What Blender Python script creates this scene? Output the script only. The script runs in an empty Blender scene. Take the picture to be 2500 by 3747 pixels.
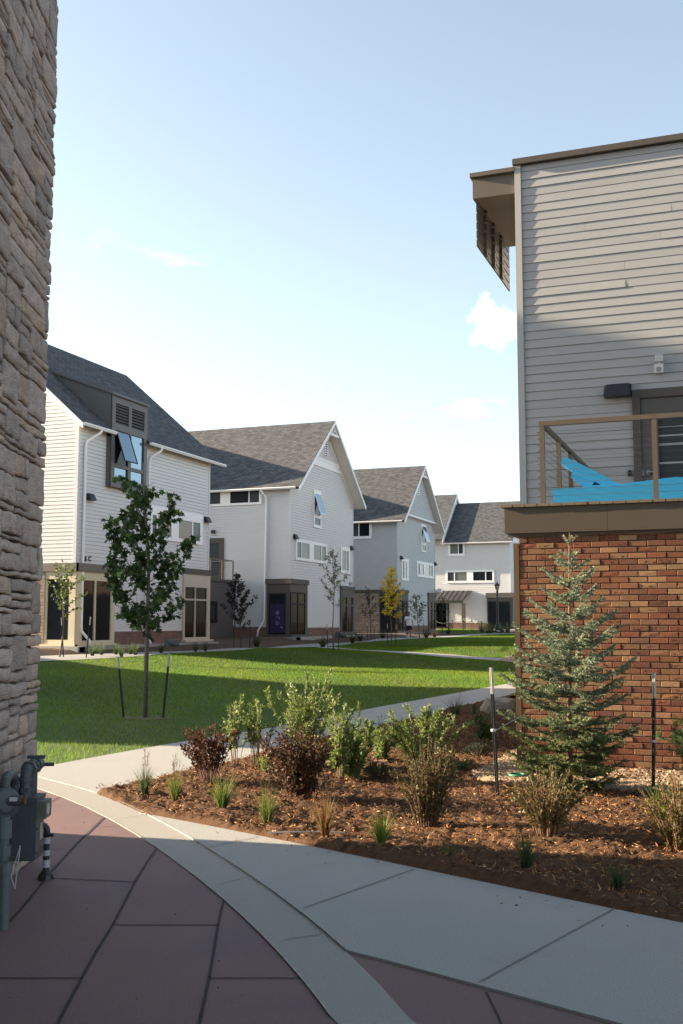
import bpy, bmesh, math, random
import numpy as np
from mathutils import Vector, Matrix, Euler
R = math.radians
random.seed(7); rng = np.random.default_rng(11)
S = bpy.context.scene
COL = S.collection

# ---------------------------------------------------------------- camera, sky, sun, exposure
FPX, CXP, CYP, CAM_H = 3890.0, 1250.0, 1873.5, 1.70
PITCH, HEAD = R(5.918), R(20.67)
FW = np.array([-math.sin(HEAD), math.cos(HEAD), 0.0]); RT = np.array([math.cos(HEAD), math.sin(HEAD), 0.0])
cam_d = bpy.data.cameras.new('camera'); cam = bpy.data.objects.new('camera', cam_d); COL.objects.link(cam)
cam.location = (0, 0, CAM_H); cam.rotation_euler = (R(90) + PITCH, 0, HEAD)
cam_d.sensor_fit = 'VERTICAL'; cam_d.sensor_height = 36.0; cam_d.lens = FPX / 3747.0 * 36.0
cam_d.clip_end = 3000; cam_d.clip_start = 0.05
S.camera = cam

SUN_AZ, SUN_EL = R(6.0), R(17.0)
L_DIR = Vector((math.cos(SUN_AZ) * math.cos(SUN_EL), math.sin(SUN_AZ) * math.cos(SUN_EL), -math.sin(SUN_EL)))
sun_d = bpy.data.lights.new('sun', 'SUN'); sun = bpy.data.objects.new('sun', sun_d); COL.objects.link(sun)
sun_d.energy = 4.7; sun_d.angle = R(0.5); sun_d.color = (1.0, 0.80, 0.56)
sun.rotation_euler = L_DIR.to_track_quat('-Z', 'Y').to_euler(); sun.location = (-60, -10, 40)

W = bpy.data.worlds.new('World'); S.world = W; W.use_nodes = True
nt = W.node_tree; nt.nodes.clear()
def wn(t, **k):
    n = nt.nodes.new(t)
    for a, b in k.items(): setattr(n, a, b)
    return n
sky = wn('ShaderNodeTexSky', sky_type='NISHITA', sun_disc=False, sun_elevation=SUN_EL, sun_rotation=R(270) - SUN_AZ,
         altitude=1500, air_density=1.0, dust_density=3.4, ozone_density=1.0)
bg = wn('ShaderNodeBackground'); bg.inputs['Strength'].default_value = 0.088
out = wn('ShaderNodeOutputWorld')
# wisps of cloud: a stretched noise kept to a low belt of the sky
tc = wn('ShaderNodeTexCoord'); mp = wn('ShaderNodeMapping'); mp.inputs['Scale'].default_value = (3.2, 3.2, 9.0); mp.inputs['Location'].default_value = (1.7, 0.4, 0.2)
no = wn('ShaderNodeTexNoise'); no.inputs['Scale'].default_value = 2.3; no.inputs['Detail'].default_value = 7; no.inputs['Roughness'].default_value = 0.62
cr = wn('ShaderNodeValToRGB'); cr.color_ramp.elements[0].position = 0.63; cr.color_ramp.elements[1].position = 0.84
sx = wn('ShaderNodeSeparateXYZ'); mr = wn('ShaderNodeMapRange'); mr.inputs[1].default_value = 0.36; mr.inputs[2].default_value = 0.22
mu = wn('ShaderNodeMath', operation='MULTIPLY'); mu2 = wn('ShaderNodeMath', operation='MULTIPLY'); mu2.inputs[1].default_value = 0.75
mx = wn('ShaderNodeMix', data_type='RGBA'); mx.inputs[7].default_value = (9.5, 9.4, 9.4, 1)
lk = nt.links.new
lk(tc.outputs['Generated'], mp.inputs[0]); lk(mp.outputs[0], no.inputs['Vector']); lk(no.outputs['Fac'], cr.inputs[0])
lk(tc.outputs['Generated'], sx.inputs[0]); lk(sx.outputs[2], mr.inputs[0]); lk(cr.outputs[0], mu.inputs[0]); lk(mr.outputs[0], mu.inputs[1])
# one small cloud to the right, above the farthest house
cdir = Vector((-0.2040, 0.9405, 0.2720)).normalized(); vd = wn('ShaderNodeVectorMath', operation='DISTANCE'); vd.inputs[1].default_value = cdir; lk(tc.outputs['Generated'], vd.inputs[0])
m1 = wn('ShaderNodeMapRange'); m1.inputs[1].default_value = 0.048; m1.inputs[2].default_value = 0.0; lk(vd.outputs['Value'], m1.inputs[0])
n2 = wn('ShaderNodeTexNoise'); n2.inputs['Scale'].default_value = 55; n2.inputs['Detail'].default_value = 6; lk(tc.outputs['Generated'], n2.inputs['Vector'])
m3 = wn('ShaderNodeMath', operation='ADD'); lk(m1.outputs[0], m3.inputs[0]); lk(n2.outputs['Fac'], m3.inputs[1]); m4 = wn('ShaderNodeMapRange'); m4.inputs[1].default_value = 0.98; m4.inputs[2].default_value = 1.45; lk(m3.outputs[0], m4.inputs[0]); m2 = wn('ShaderNodeMath', operation='MULTIPLY'); m2.inputs[1].default_value = 0.55; lk(m4.outputs[0], m2.inputs[0])
ma = wn('ShaderNodeMath', operation='MAXIMUM'); lk(mu.outputs[0], ma.inputs[0]); lk(m2.outputs[0], ma.inputs[1]); lk(ma.outputs[0], mu2.inputs[0]); lk(mu2.outputs[0], mx.inputs[0]); hs = wn('ShaderNodeHueSaturation'); hs.inputs['Saturation'].default_value = 0.66; hs.inputs['Value'].default_value = 0.86; hs.inputs['Hue'].default_value = 0.485; lk(sky.outputs[0], hs.inputs['Color']); lk(hs.outputs[0], mx.inputs[6]); lk(mx.outputs[2], bg.inputs[0]); lk(bg.outputs[0], out.inputs[0])

vs = S.view_settings; vs.view_transform = 'Standard'; vs.look = 'None'; vs.gamma = 1.0; vs.use_curve_mapping = False; vs.exposure = 2.22
S.cycles.max_bounces = 6; S.cycles.diffuse_bounces = 3; S.cycles.glossy_bounces = 3; S.cycles.transmission_bounces = 4; S.cycles.transparent_max_bounces = 6
S.cycles.use_denoising = True

# ---------------------------------------------------------------- surveying: rays through photo points onto real planes and ground
CZ = FW * math.cos(PITCH) + np.array([0, 0, math.sin(PITCH)]); CU = -FW * math.sin(PITCH) + np.array([0, 0, math.cos(PITCH)])
O = np.array([0, 0, CAM_H])
CROP = dict(A=(100, 1150, 1.8075), B=(140, 1200, 2.24), C=(100, 1700, 2.24), D=(100, 2000, 2.24), E=(700, 1450, 2.3508), F=(750, 2100, 2.6133),
            G=(1000, 1500, 4.48), H=(1250, 1650, 2.24), I=(1150, 2050, 3.136), J=(1550, 2050, 3.92), K=(1550, 1780, 3.92), L=(650, 2550, 2.0907),
            M=(1300, 2550, 2.613), N=(380, 2700, 2.529), P=(1150, 2400, 1.1615), Q=(1850, 2600, 2.412), T=(1800, 1250, 2.24), U=(1650, 450, 1.8447),
            V=(0, 2700, 3.134), X=(1650, 580, 4.7), Y=(1850, 1900, 2.412), Z=(350, 1700, 3.616), s=(0, 0, 1.0))
def cv(c, x, y): o = CROP[c]; return o[0] + x / o[2], o[1] + y / o[2]
def ray(x, y): return RT * (x - CXP) / FPX - CU * (y - CYP) / FPX + CZ
def atd(x, y, d): r = ray(x, y); return O + r * d / (r @ FW)
def atX(x, y, X): r = ray(x, y); return O + r * X / r[0]
def atY(x, y, Y): r = ray(x, y); return O + r * Y / r[1]
GC = np.array([(120, 36.6, .5), (219, 37.5, .55), (546, 40.7, .55), (1029, 48, .6), (1497, 74, .6), (1221, 50, .31), (1432, 60, .31), (531, 20, -.13),
      (1350, 38, .05), (1870, 37, -.05), (1830, 48, .05), (1880, 62, .5), (1800, 85, .8), (1600, 106, 1.0), (1825, 92, .98), (150, 18.1, 0), (700, 34.3, .05),
      (350, 34, .25), (1890, 29.6, 0), (1500, 22.6, 0), (900, 24, -.03), (1000, 130, 1.0), (2600, 60, .3), (-900, 34, .5), (-300, 60, .6), (2500, 25, 0), (900, 62, .62), (1250, 72, .62)])
GR = np.stack([(GC[:, 0] - CXP) / FPX * GC[:, 1], GC[:, 1]], 1); GZ = GC[:, 2]
def gz(X, Y):
    X = np.asarray(X, float); Y = np.asarray(Y, float)
    r = X * RT[0] + Y * RT[1]; d = X * FW[0] + Y * FW[1]
    d2 = ((r[..., None] - GR[:, 0]) ** 2 + (d[..., None] - GR[:, 1]) ** 2) + 9.0
    w = d2 ** -1.6
    z = (w * GZ).sum(-1) / w.sum(-1)
    b = np.clip((d - 12.5) / 6.0, 0, 1); b = b * b * (3 - 2 * b)
    return z * b
def gnd(x, y, z=None):
    r = ray(x, y)
    if z is not None: return O + r * (z - CAM_H) / r[2]
    ds = np.arange(4, 220, 0.1); k = ds / (r @ FW); X = r[0] * k; Y = r[1] * k; Z = CAM_H + r[2] * k
    f = Z - gz(X, Y); i = int(np.argmax(f < 0)) if (f < 0).any() else len(ds) - 1
    t = k[i]; return O + r * t
def on(x, y, d): p = atd(x, y, d); p[2] = float(gz(p[0], p[1])); return p

# ---------------------------------------------------------------- materials
MATS = {}
ALB = 0.76   # the photo's contrasty tone curve, taken up in slightly deeper surfaces
def mat(name, col=(.5, .5, .5), rough=.6, var=0.0, vs_=6.0, bump=0.0, bs=40.0, attr=False, metal=0.0, spec=.5, trans=0.0, col2=None, uv=False, stretch=None, sheen=0):
    if name in MATS: return MATS[name]
    m = bpy.data.materials.new(name); m.use_nodes = True; n = m.node_tree; N = n.nodes; Lk = n.links.new
    b = N['Principled BSDF']; b.inputs['Roughness'].default_value = rough; b.inputs['Metallic'].default_value = metal
    b.inputs['Specular IOR Level'].default_value = spec
    t = N.new('ShaderNodeTexCoord'); co = t.outputs['UV' if uv else 'Object']
    if stretch:
        mp_ = N.new('ShaderNodeMapping'); mp_.inputs['Scale'].default_value = stretch; Lk(co, mp_.inputs[0]); co = mp_.outputs[0]
    if attr:
        a = N.new('ShaderNodeAttribute'); a.attribute_name = 'Col'; sc_ = N.new('ShaderNodeVectorMath'); sc_.operation = 'SCALE'; sc_.inputs['Scale'].default_value = ALB * 1.1; Lk(a.outputs['Color'], sc_.inputs[0]); src = sc_.outputs[0]
    else:
        rg = N.new('ShaderNodeRGB'); rg.outputs[0].default_value = (*[v * ALB for v in col], 1); src = rg.outputs[0]
    if var > 0:
        nz = N.new('ShaderNodeTexNoise'); nz.inputs['Scale'].default_value = vs_; nz.inputs['Detail'].default_value = 8; nz.inputs['Roughness'].default_value = .65
        Lk(co, nz.inputs['Vector'])
        if col2 is not None:
            rp = N.new('ShaderNodeValToRGB'); rp.color_ramp.elements[0].position = .38; rp.color_ramp.elements[1].position = .64; Lk(nz.outputs['Fac'], rp.inputs[0])
            mm = N.new('ShaderNodeMix'); mm.data_type = 'RGBA'; mm.inputs[7].default_value = (*[v * ALB for v in col2], 1); Lk(src, mm.inputs[6]); Lk(rp.outputs[0], mm.inputs[0]); src = mm.outputs[2]
        mrn = N.new('ShaderNodeMapRange'); mrn.inputs[1].default_value = .25; mrn.inputs[2].default_value = .75; mrn.inputs[3].default_value = 1 - var; mrn.inputs[4].default_value = 1 + var
        Lk(nz.outputs['Fac'], mrn.inputs[0])
        ml = N.new('ShaderNodeVectorMath'); ml.operation = 'SCALE'; Lk(src, ml.inputs[0]); Lk(mrn.outputs[0], ml.inputs['Scale']); src = ml.outputs[0]
    Lk(src, b.inputs['Base Color'])
    if bump > 0:
        nb = N.new('ShaderNodeTexNoise'); nb.inputs['Scale'].default_value = bs; nb.inputs['Detail'].default_value = 6; Lk(co, nb.inputs['Vector'])
        bp = N.new('ShaderNodeBump'); bp.inputs['Strength'].default_value = bump; bp.inputs['Distance'].default_value = .02; Lk(nb.outputs['Fac'], bp.inputs['Height']); Lk(bp.outputs[0], b.inputs['Normal'])
    if trans > 0:
        tr = N.new('ShaderNodeBsdfTranslucent'); Lk(src, tr.inputs[0]); ms = N.new('ShaderNodeMixShader'); ms.inputs[0].default_value = trans
        Lk(b.outputs[0], ms.inputs[1]); Lk(tr.outputs[0], ms.inputs[2]); Lk(ms.outputs[0], N['Material Output'].inputs[0])
    MATS[name] = m; return m
def brickmat(name, c1, c2, mortar, w, h, ms, bump=.4, var=.25, vs_=3.0, off=.5, rough=.85, speck=0.0):
    if name in MATS: return MATS[name]
    m = bpy.data.materials.new(name); m.use_nodes = True; n = m.node_tree; N = n.nodes; Lk = n.links.new
    b = N['Principled BSDF']; b.inputs['Roughness'].default_value = rough; b.inputs['Specular IOR Level'].default_value = .25
    t = N.new('ShaderNodeTexCoord'); bk = N.new('ShaderNodeTexBrick')
    c1, c2, mortar = ([v * ALB for v in c] for c in (c1, c2, mortar)); bk.inputs['Color1'].default_value = (*c1, 1); bk.inputs['Color2'].default_value = (*c2, 1); bk.inputs['Mortar'].default_value = (*mortar, 1)
    bk.inputs['Scale'].default_value = 1.0; bk.inputs['Brick Width'].default_value = w; bk.inputs['Row Height'].default_value = h; bk.inputs['Mortar Size'].default_value = ms
    bk.offset = off; Lk(t.outputs['UV'], bk.inputs['Vector'])
    nz = N.new('ShaderNodeTexNoise'); nz.inputs['Scale'].default_value = vs_; nz.inputs['Detail'].default_value = 9; nz.inputs['Roughness'].default_value = .7; Lk(t.outputs['UV'], nz.inputs['Vector'])
    mrn = N.new('ShaderNodeMapRange'); mrn.inputs[1].default_value = .25; mrn.inputs[2].default_value = .75; mrn.inputs[3].default_value = 1 - var; mrn.inputs[4].default_value = 1 + var; Lk(nz.outputs['Fac'], mrn.inputs[0])
    ml = N.new('ShaderNodeVectorMath'); ml.operation = 'SCALE'; Lk(bk.outputs['Color'], ml.inputs[0]); Lk(mrn.outputs[0], ml.inputs['Scale'])
    Lk(ml.outputs[0], b.inputs['Base Color'])
    bp = N.new('ShaderNodeBump'); bp.inputs['Strength'].default_value = bump; bp.inputs['Distance'].default_value = .02; bp.invert = True; Lk(bk.outputs['Fac'], bp.inputs['Height']); Lk(bp.outputs[0], b.inputs['Normal'])
    MATS[name] = m; return m
def glass(name, col, rough=.04):
    m = mat(name, col, rough, spec=.28); return m

# ---------------------------------------------------------------- mesh helpers
WL = {}
def wloc(o): return WL.get(o.name, (0, 0, 0)) if o else (0, 0, 0)
def empty(name, loc, label, cat, group=None, kind=None):
    o = bpy.data.objects.new(name, None); COL.objects.link(o); o.location = tuple(float(v) for v in loc); o.empty_display_size = .2
    WL[o.name] = tuple(float(v) for v in loc); tag(o, label, cat, group, kind); return o
def tag(o, label=None, cat=None, group=None, kind=None):
    if label: o['label'] = label
    if cat: o['category'] = cat
    if group: o['group'] = group
    if kind: o['kind'] = kind
    return o
def link(name, me, m, parent=None, smooth=False):
    o = bpy.data.objects.new(name, me); COL.objects.link(o); me.materials.append(m)
    if smooth: me.polygons.foreach_set('use_smooth', [True] * len(me.polygons))
    if parent: o.parent = parent; WL[o.name] = wloc(parent)
    else: WL[o.name] = (0, 0, 0)
    return o
def npmesh(name, V, Fc, m, parent=None, tint=None, smooth=False, uv=None):
    V = np.asarray(V, np.float32) - np.asarray(wloc(parent), np.float32); Fc = np.asarray(Fc, np.int32); k = Fc.shape[1]
    me = bpy.data.meshes.new(name); me.vertices.add(len(V)); me.vertices.foreach_set('co', V.ravel())
    me.loops.add(Fc.size); me.loops.foreach_set('vertex_index', Fc.ravel())
    me.polygons.add(len(Fc)); me.polygons.foreach_set('loop_start', np.arange(0, Fc.size, k, dtype=np.int32))
    me.update(calc_edges=True)
    if tint is not None:
        a = me.attributes.new('Col', 'FLOAT_COLOR', 'FACE'); t = np.ones((len(Fc), 4), np.float32); t[:, :3] = tint; a.data.foreach_set('color', t.ravel())
    if uv is not None:
        u = me.uv_layers.new(name='UVMap'); u.data.foreach_set('uv', np.asarray(uv, np.float32).ravel())
    me.validate()
    return link(name, me, m, parent, smooth)
class MB:
    def __init__(s): s.V = []; s.F = []; s.U = []; s.C = []
    def face(s, pts, uv=None, c=None):
        i = len(s.V); s.V += [tuple(float(q) for q in p) for p in pts]; s.F.append(tuple(range(i, i + len(pts)))); s.U.append(uv); s.C.append(c); return s
    def quads(s, pts, faces, c=None):
        i = len(s.V); s.V += [tuple(float(q) for q in p) for p in pts]
        for f in faces: s.F.append(tuple(i + k for k in f)); s.U.append(None); s.C.append(c)
        return s
    def box(s, x0, x1, y0, y1, z0, z1, c=None):
        x0, x1 = min(x0, x1), max(x0, x1); y0, y1 = min(y0, y1), max(y0, y1); z0, z1 = min(z0, z1), max(z0, z1)
        p = [(x0, y0, z0), (x1, y0, z0), (x1, y1, z0), (x0, y1, z0), (x0, y0, z1), (x1, y0, z1), (x1, y1, z1), (x0, y1, z1)]
        return s.quads(p, [(0, 3, 2, 1), (4, 5, 6, 7), (0, 1, 5, 4), (1, 2, 6, 5), (2, 3, 7, 6), (3, 0, 4, 7)], c)
    def obox(s, c0, ax, ay, az, c=None):   # oriented box: centre and three half-axis vectors
        c0, ax, ay, az = (np.asarray(v, float) for v in (c0, ax, ay, az))
        p = [c0 - ax - ay - az, c0 + ax - ay - az, c0 + ax + ay - az, c0 - ax + ay - az, c0 - ax - ay + az, c0 + ax - ay + az, c0 + ax + ay + az, c0 - ax + ay + az]
        return s.quads(p, [(0, 3, 2, 1), (4, 5, 6, 7), (0, 1, 5, 4), (1, 2, 6, 5), (2, 3, 7, 6), (3, 0, 4, 7)], c)
    def tube(s, pts, rad, n=8, cap=True, c=None):
        pts = [np.asarray(p, float) for p in pts]; rad = rad if hasattr(rad, '__len__') else [rad] * len(pts); i0 = len(s.V)
        prev = None
        for k, p in enumerate(pts):
            t = pts[min(k + 1, len(pts) - 1)] - pts[max(k - 1, 0)]; t = t / (np.linalg.norm(t) + 1e-9)
            if prev is None:
                a = np.cross(t, (0, 0, 1) if abs(t[2]) < .9 else (1, 0, 0)); a /= np.linalg.norm(a)
            else:
                a = prev - t * (prev @ t); a /= np.linalg.norm(a) + 1e-9
            prev = a; b = np.cross(t, a)
            for j in range(n):
                an = 2 * math.pi * j / n; s.V.append(tuple(p + (a * math.cos(an) + b * math.sin(an)) * rad[k]))
        for k in range(len(pts) - 1):
            for j in range(n):
                s.F.append((i0 + k * n + j, i0 + k * n + (j + 1) % n, i0 + (k + 1) * n + (j + 1) % n, i0 + (k + 1) * n + j)); s.U.append(None); s.C.append(c)
        if cap:
            s.F.append(tuple(i0 + j for j in range(n))[::-1]); s.U.append(None); s.C.append(c)
            s.F.append(tuple(i0 + (len(pts) - 1) * n + j for j in range(n))); s.U.append(None); s.C.append(c)
        return s
    def lathe(s, c0, prof, n=16, c=None):   # prof: (radius, z) list about a vertical axis
        return s.tube([(c0[0], c0[1], c0[2] + z) for r, z in prof], [max(r, 1e-4) for r, z in prof], n, True, c)
    def build(s, name, m, parent=None, smooth=False):
        me = bpy.data.meshes.new(name); w = np.asarray(wloc(parent))
        me.from_pydata([tuple(np.asarray(v) - w) for v in s.V], [], s.F)
        if any(u is not None for u in s.U):
            ul = me.uv_layers.new(name='UVMap'); k = 0
            for f, u in zip(s.F, s.U):
                for j in range(len(f)):
                    ul.data[k].uv = u[j] if u is not None else (0, 0); k += 1
        if any(c is not None for c in s.C):
            a = me.attributes.new('Col', 'FLOAT_COLOR', 'FACE')
            a.data.foreach_set('color', np.array([(*(c or (.5, .5, .5)), 1) for c in s.C], np.float32).ravel())
        me.update()
        return link(name, me, m, parent, smooth)

class Pl:
    """a wall plane: axis 'X' faces +X (a runs along Y), axis 'Y' faces -Y (a runs along X)."""
    def __init__(s, ax, c): s.ax = ax; s.c = c
    def p(s, a, z, o=0.0): return (s.c + o, a, z) if s.ax == 'X' else (a, s.c - o, z)
    def px(s, x, y):
        q = atX(x, y, s.c) if s.ax == 'X' else atY(x, y, s.c)
        return (q[1], q[2]) if s.ax == 'X' else (q[0], q[2])
    def rect(s, cr, x0, y0, x1, y1):
        a0, z1 = s.px(*cv(cr, x0, y0)); a1, z0 = s.px(*cv(cr, x1, y1)); return min(a0, a1), max(a0, a1), min(z0, z1), max(z0, z1)
    def box(s, mb, a0, a1, z0, z1, o0, o1, c=None):
        if s.ax == 'X': mb.box(s.c + o0, s.c + o1, a0, a1, z0, z1, c)
        else: mb.box(a0, a1, s.c - o1, s.c - o0, z0, z1, c)
        return mb
    def quad(s, mb, a0, a1, z0, z1, o, c=None, uv=True):
        P = [s.p(a0, z0, o), s.p(a1, z0, o), s.p(a1, z1, o), s.p(a0, z1, o)]; U = [(a0, z0), (a1, z0), (a1, z1), (a0, z1)]
        mb.face(P, U if uv else None, c); return mb
def siding(mb, pl, z0, z1, lo, hi, ex=.1524, proud=.014, joints=None, jit=0.0, gap=.011):
    """lapped boards; lo/hi are numbers or functions of z"""
    fl = lo if callable(lo) else (lambda z: lo); fh = hi if callable(hi) else (lambda z: hi)
    z = z0
    while z < z1 - 1e-4:
        zt = min(z + ex, z1); segs = [(fl(z), fh(z), fl(zt), fh(zt))]
        if segs[0][1] - segs[0][0] < .02: break
        if joints:
            a, b, c, d = segs[0]; cuts = sorted(random.uniform(a, b) for _ in range(random.choice([0, 1, 1, 2])) if b - a > 1) if True else []
            e = [a] + cuts + [b]; e2 = [c] + cuts + [d]
            segs = [(e[i] + (.0025 if i else 0), e[i + 1] - (.0025 if i + 1 < len(e) - 1 else 0), e2[i] + (.0025 if i else 0), e2[i + 1] - (.0025 if i + 1 < len(e) - 1 else 0)) for i in range(len(e) - 1)]
        for a, b, c, d in segs:
            q = proud + random.uniform(-jit, jit)
            mb.face([pl.p(a, z, q), pl.p(b, z, q), pl.p(d, zt - gap, .003), pl.p(c, zt - gap, .003)])
            mb.face([pl.p(a, z, -.018), pl.p(b, z, -.018), pl.p(b, z, q), pl.p(a, z, q)])
        z = zt
    return mb
def ngon_ground(name, pts, m, lift=0.0, step=1.0, parent=None, fn=gz, thick=0.0, kind='structure', label=None, cat=None):
    """a polygon in plan laid on the terrain, cut finely enough to follow it"""
    bm = bmesh.new(); vs_ = [bm.verts.new((float(p[0]), float(p[1]), 0)) for p in pts]; bm.faces.new(vs_)
    rr = [p[0] * RT[0] + p[1] * RT[1] for p in pts]; dd = [p[0] * FW[0] + p[1] * FW[1] for p in pts]
    for lo_, hi_, ax in ((min(dd), max(dd), FW), (min(rr), max(rr), RT)):
        k = lo_ + step
        while k < hi_:
            bmesh.ops.bisect_plane(bm, geom=bm.verts[:] + bm.edges[:] + bm.faces[:], plane_co=tuple(ax * k), plane_no=tuple(ax)); k += step
    bmesh.ops.triangulate(bm, faces=bm.faces[:])
    X = np.array([v.co.x for v in bm.verts]); Y = np.array([v.co.y for v in bm.verts]); Z = fn(X, Y) + lift
    for v, z in zip(bm.verts, Z): v.co.z = float(z)
    if thick:
        r = bmesh.ops.extrude_edge_only(bm, edges=[e for e in bm.edges if e.is_boundary])
        for v in [g_ for g_ in r['geom'] if isinstance(g_, bmesh.types.BMVert)]: v.co.z -= thick
    bmesh.ops.recalc_face_normals(bm, faces=bm.faces[:])
    up = sum(f.normal.z for f in bm.faces)
    if up < 0: bmesh.ops.reverse_faces(bm, faces=bm.faces[:])
    me = bpy.data.meshes.new(name); bm.to_mesh(me); bm.free()
    o = link(name, me, m, parent); tag(o, label, cat, None, kind); return o
def gp(*pts, crop='s', z=None): return [gnd(*cv(crop, *p), z)[:2] for p in pts]
def inside(pts, X, Y):
    r = np.zeros(X.shape, bool); n = len(pts)
    for i in range(n):
        x0, y0 = pts[i][:2]; x1, y1 = pts[(i + 1) % n][:2]
        c = ((y0 > Y) != (y1 > Y)) & (X < (x1 - x0) * (Y - y0) / (y1 - y0 + 1e-12) + x0); r ^= c
    return r
def unit(v): v = np.asarray(v, float); return v / (np.linalg.norm(v, axis=-1, keepdims=True) + 1e-9)
def leaves(P, D, Ln, Wd, tint, name, m, parent, lobed=False, fold=.25):
    """one small folded blade per point: P positions, D growth directions"""
    n = len(P); P = np.asarray(P); D = unit(D); s = unit(np.cross(D, rng.normal(size=(n, 3)))); nrm = np.cross(s, D); Ln = np.asarray(Ln).reshape(-1, 1); Wd = np.asarray(Wd).reshape(-1, 1)
    if lobed:
        prof = [(0, 0, 0), (.22, .16, .05), (.18, .5, .12), (.42, .28, .06), (.62, .62, .12), (.66, .24, .04), (1, 0, -.04), (.66, -.24, .04), (.62, -.62, .12), (.42, -.28, .06), (.18, -.5, .12), (.22, -.16, .05)]
    else:
        prof = [(0, 0, 0), (.45, .5, fold * .5), (1, 0, -.05), (.45, -.5, fold * .5)]
    k = len(prof); V = np.stack([P + D * Ln * a + s * Wd * b + nrm * Wd * c for a, b, c in prof], 1).reshape(-1, 3)
    Fc = np.arange(n * k).reshape(n, k)
    return npmesh(name, V, Fc, m, parent, tint)
def tints(n, pal, v=.25):
    pal = np.array(pal); t = pal[rng.integers(0, len(pal), n)]; return np.clip(t * (1 + rng.uniform(-v, v, (n, 1))), .002, 1)

# ================================================================ SETTING: ground, paving, paths, lawns
def ext(p, q, L): p = np.asarray(p, float)[:2]; q = np.asarray(q, float)[:2]; return q + unit(q - p) * L
M_soil = mat('soil', (.10, .075, .05), .95, .3, 3, .4, 60)
M_conc = mat('concrete', (.435, .432, .41), .85, .17, 1.3, .4, 110, col2=(.375, .375, .36))
M_conc2 = mat('concrete_band', (.42, .405, .365), .85, .18, 2.2, .4, 120, col2=(.35, .34, .31))
M_red = mat('red_concrete', (.245, .145, .138), .75, .22, 1.6, .4, 150, col2=(.165, .105, .107))
M_joint = mat('joint', (.035, .026, .026), .9)
M_jointc = mat('joint_concrete', (.20, .19, .175), .9)
M_lawn = mat('lawn', (.040, .090, .008), .9, .28, 1.2, .8, 60, col2=(.055, .10, .012))
M_mulch = mat('mulch', (.170, .078, .026), .95, .45, 16, .9, 130, col2=(.075, .031, .010))
M_gravel = mat('gravel', (.50, .36, .235), .95, .35, 70, 1.0, 110, col2=(.36, .26, .17))

# terrain sheet to the horizon
gr = np.concatenate([np.linspace(-900, -60, 12), np.linspace(-52, 40, 47), np.linspace(60, 900, 12)]); gd = np.concatenate([np.linspace(-300, -20, 8), np.linspace(-14, 130, 73), np.linspace(150, 1500, 14)])
RG, DG = np.meshgrid(gr, gd); XG = RG * RT[0] + DG * FW[0]; YG = RG * RT[1] + DG * FW[1]; ZG = gz(XG, YG) - .09
nx = len(gr); idx = np.arange(nx * len(gd)).reshape(len(gd), nx)
Fq = np.stack([idx[:-1, :-1], idx[:-1, 1:], idx[1:, 1:], idx[1:, :-1]], -1).reshape(-1, 4)
tag(npmesh('ground', np.stack([XG, YG, ZG], -1).reshape(-1, 3), Fq, M_soil, smooth=True), kind='structure')

bandL = gp((146, 2893), (230, 2921), (321, 2959), (413, 3005), (494, 3059), (565, 3105), (631, 3157), (723, 3220), (821, 3297), (900, 3361), (957, 3444), (1030, 3525), (1100, 3610), (1160, 3680), (1212, 3747))
bandR = gp((143, 2849), (275, 2884), (356, 2910), (442, 2939), (534, 2990), (608, 3025), (689, 3071), (763, 3117), (900, 3203), (1020, 3284), (1116, 3372), (1200, 3440), (1275, 3503), (1387, 3619), (1491, 3747))
def smooth_curve(pts, deg=4):
    P = np.array([p[:2] for p in pts], float); s_ = np.concatenate([[0], np.cumsum(np.linalg.norm(np.diff(P, axis=0), axis=1))]); s_ /= s_[-1]; w = np.ones(len(P)); w[[0, -1]] = 3
    return [np.array([a, b]) for a, b in zip(np.polyval(np.polyfit(s_, P[:, 0], deg, w=w), s_), np.polyval(np.polyfit(s_, P[:, 1], deg, w=w), s_))]
bandL, bandR = smooth_curve(bandL), smooth_curve(bandR)
def extend(curve, n=5, step=.7, turn=.16):
    c = [np.asarray(p, float) for p in curve]; d = unit(c[-1] - c[-2]); a = 0
    for i in range(n):
        ca, sa = math.cos(turn), math.sin(turn); d = np.array([ca * d[0] - sa * d[1], sa * d[0] + ca * d[1]]); c.append(c[-1] + d * step)
    return c
bL, bR = extend(bandL, 7, .75, .10), extend(bandR, 6, .75, .10)
lft = [ext(bandL[1], bandL[0], 3.0)]; lfr = [ext(bandR[1], bandR[0], 3.0)]
ngon_ground('red_paving', lft + bL + [(9, -8), (-12, -8), (-12, 7.5)], M_red, 0.0, .8, kind='structure')
ngon_ground('concrete_band', lft + bL + bR[::-1] + lfr, M_conc2, .006, .8, thick=.02, kind='structure')
swU = gp((508, 2979), (707, 3019), (835, 3044), (943, 3070), (1147, 3113), (1350, 3150), (1503, 3188), (1684, 3222), (1839, 3261), (2243, 3343), (2500, 3390))
swL = gp((1275, 3503), (1411, 3532), (1612, 3584), (1756, 3632), (1880, 3670), (2004, 3704), (2148, 3742))
swU, swL = smooth_curve(swU, 3), smooth_curve(swL, 2); swL[0] = bandR[12]
swU2 = swU + [ext(swU[-2], swU[-1], 9)]; swL2 = swL + [ext(swL[-3], swL[-1], 8)]
ngon_ground('sidewalk', swU2 + swL2[::-1] + bandR[4:13][::-1], M_conc, .015, .8, thick=.05, kind='structure')
ngon_ground('red_paving_strip', swL2 + [bR[-1] + np.array([6, -3.])] + bR[12:][::-1], M_red, .003, .8, kind='structure')
pathG = gp((149, 2812), (264, 2795), (350, 2777), (439, 2761), (540, 2741), (605, 2731), (694, 2716), (892, 2681), (1020, 2656), (1198, 2626), (1350, 2600), (1572, 2559), (1778, 2516), (1890, 2497))
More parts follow.
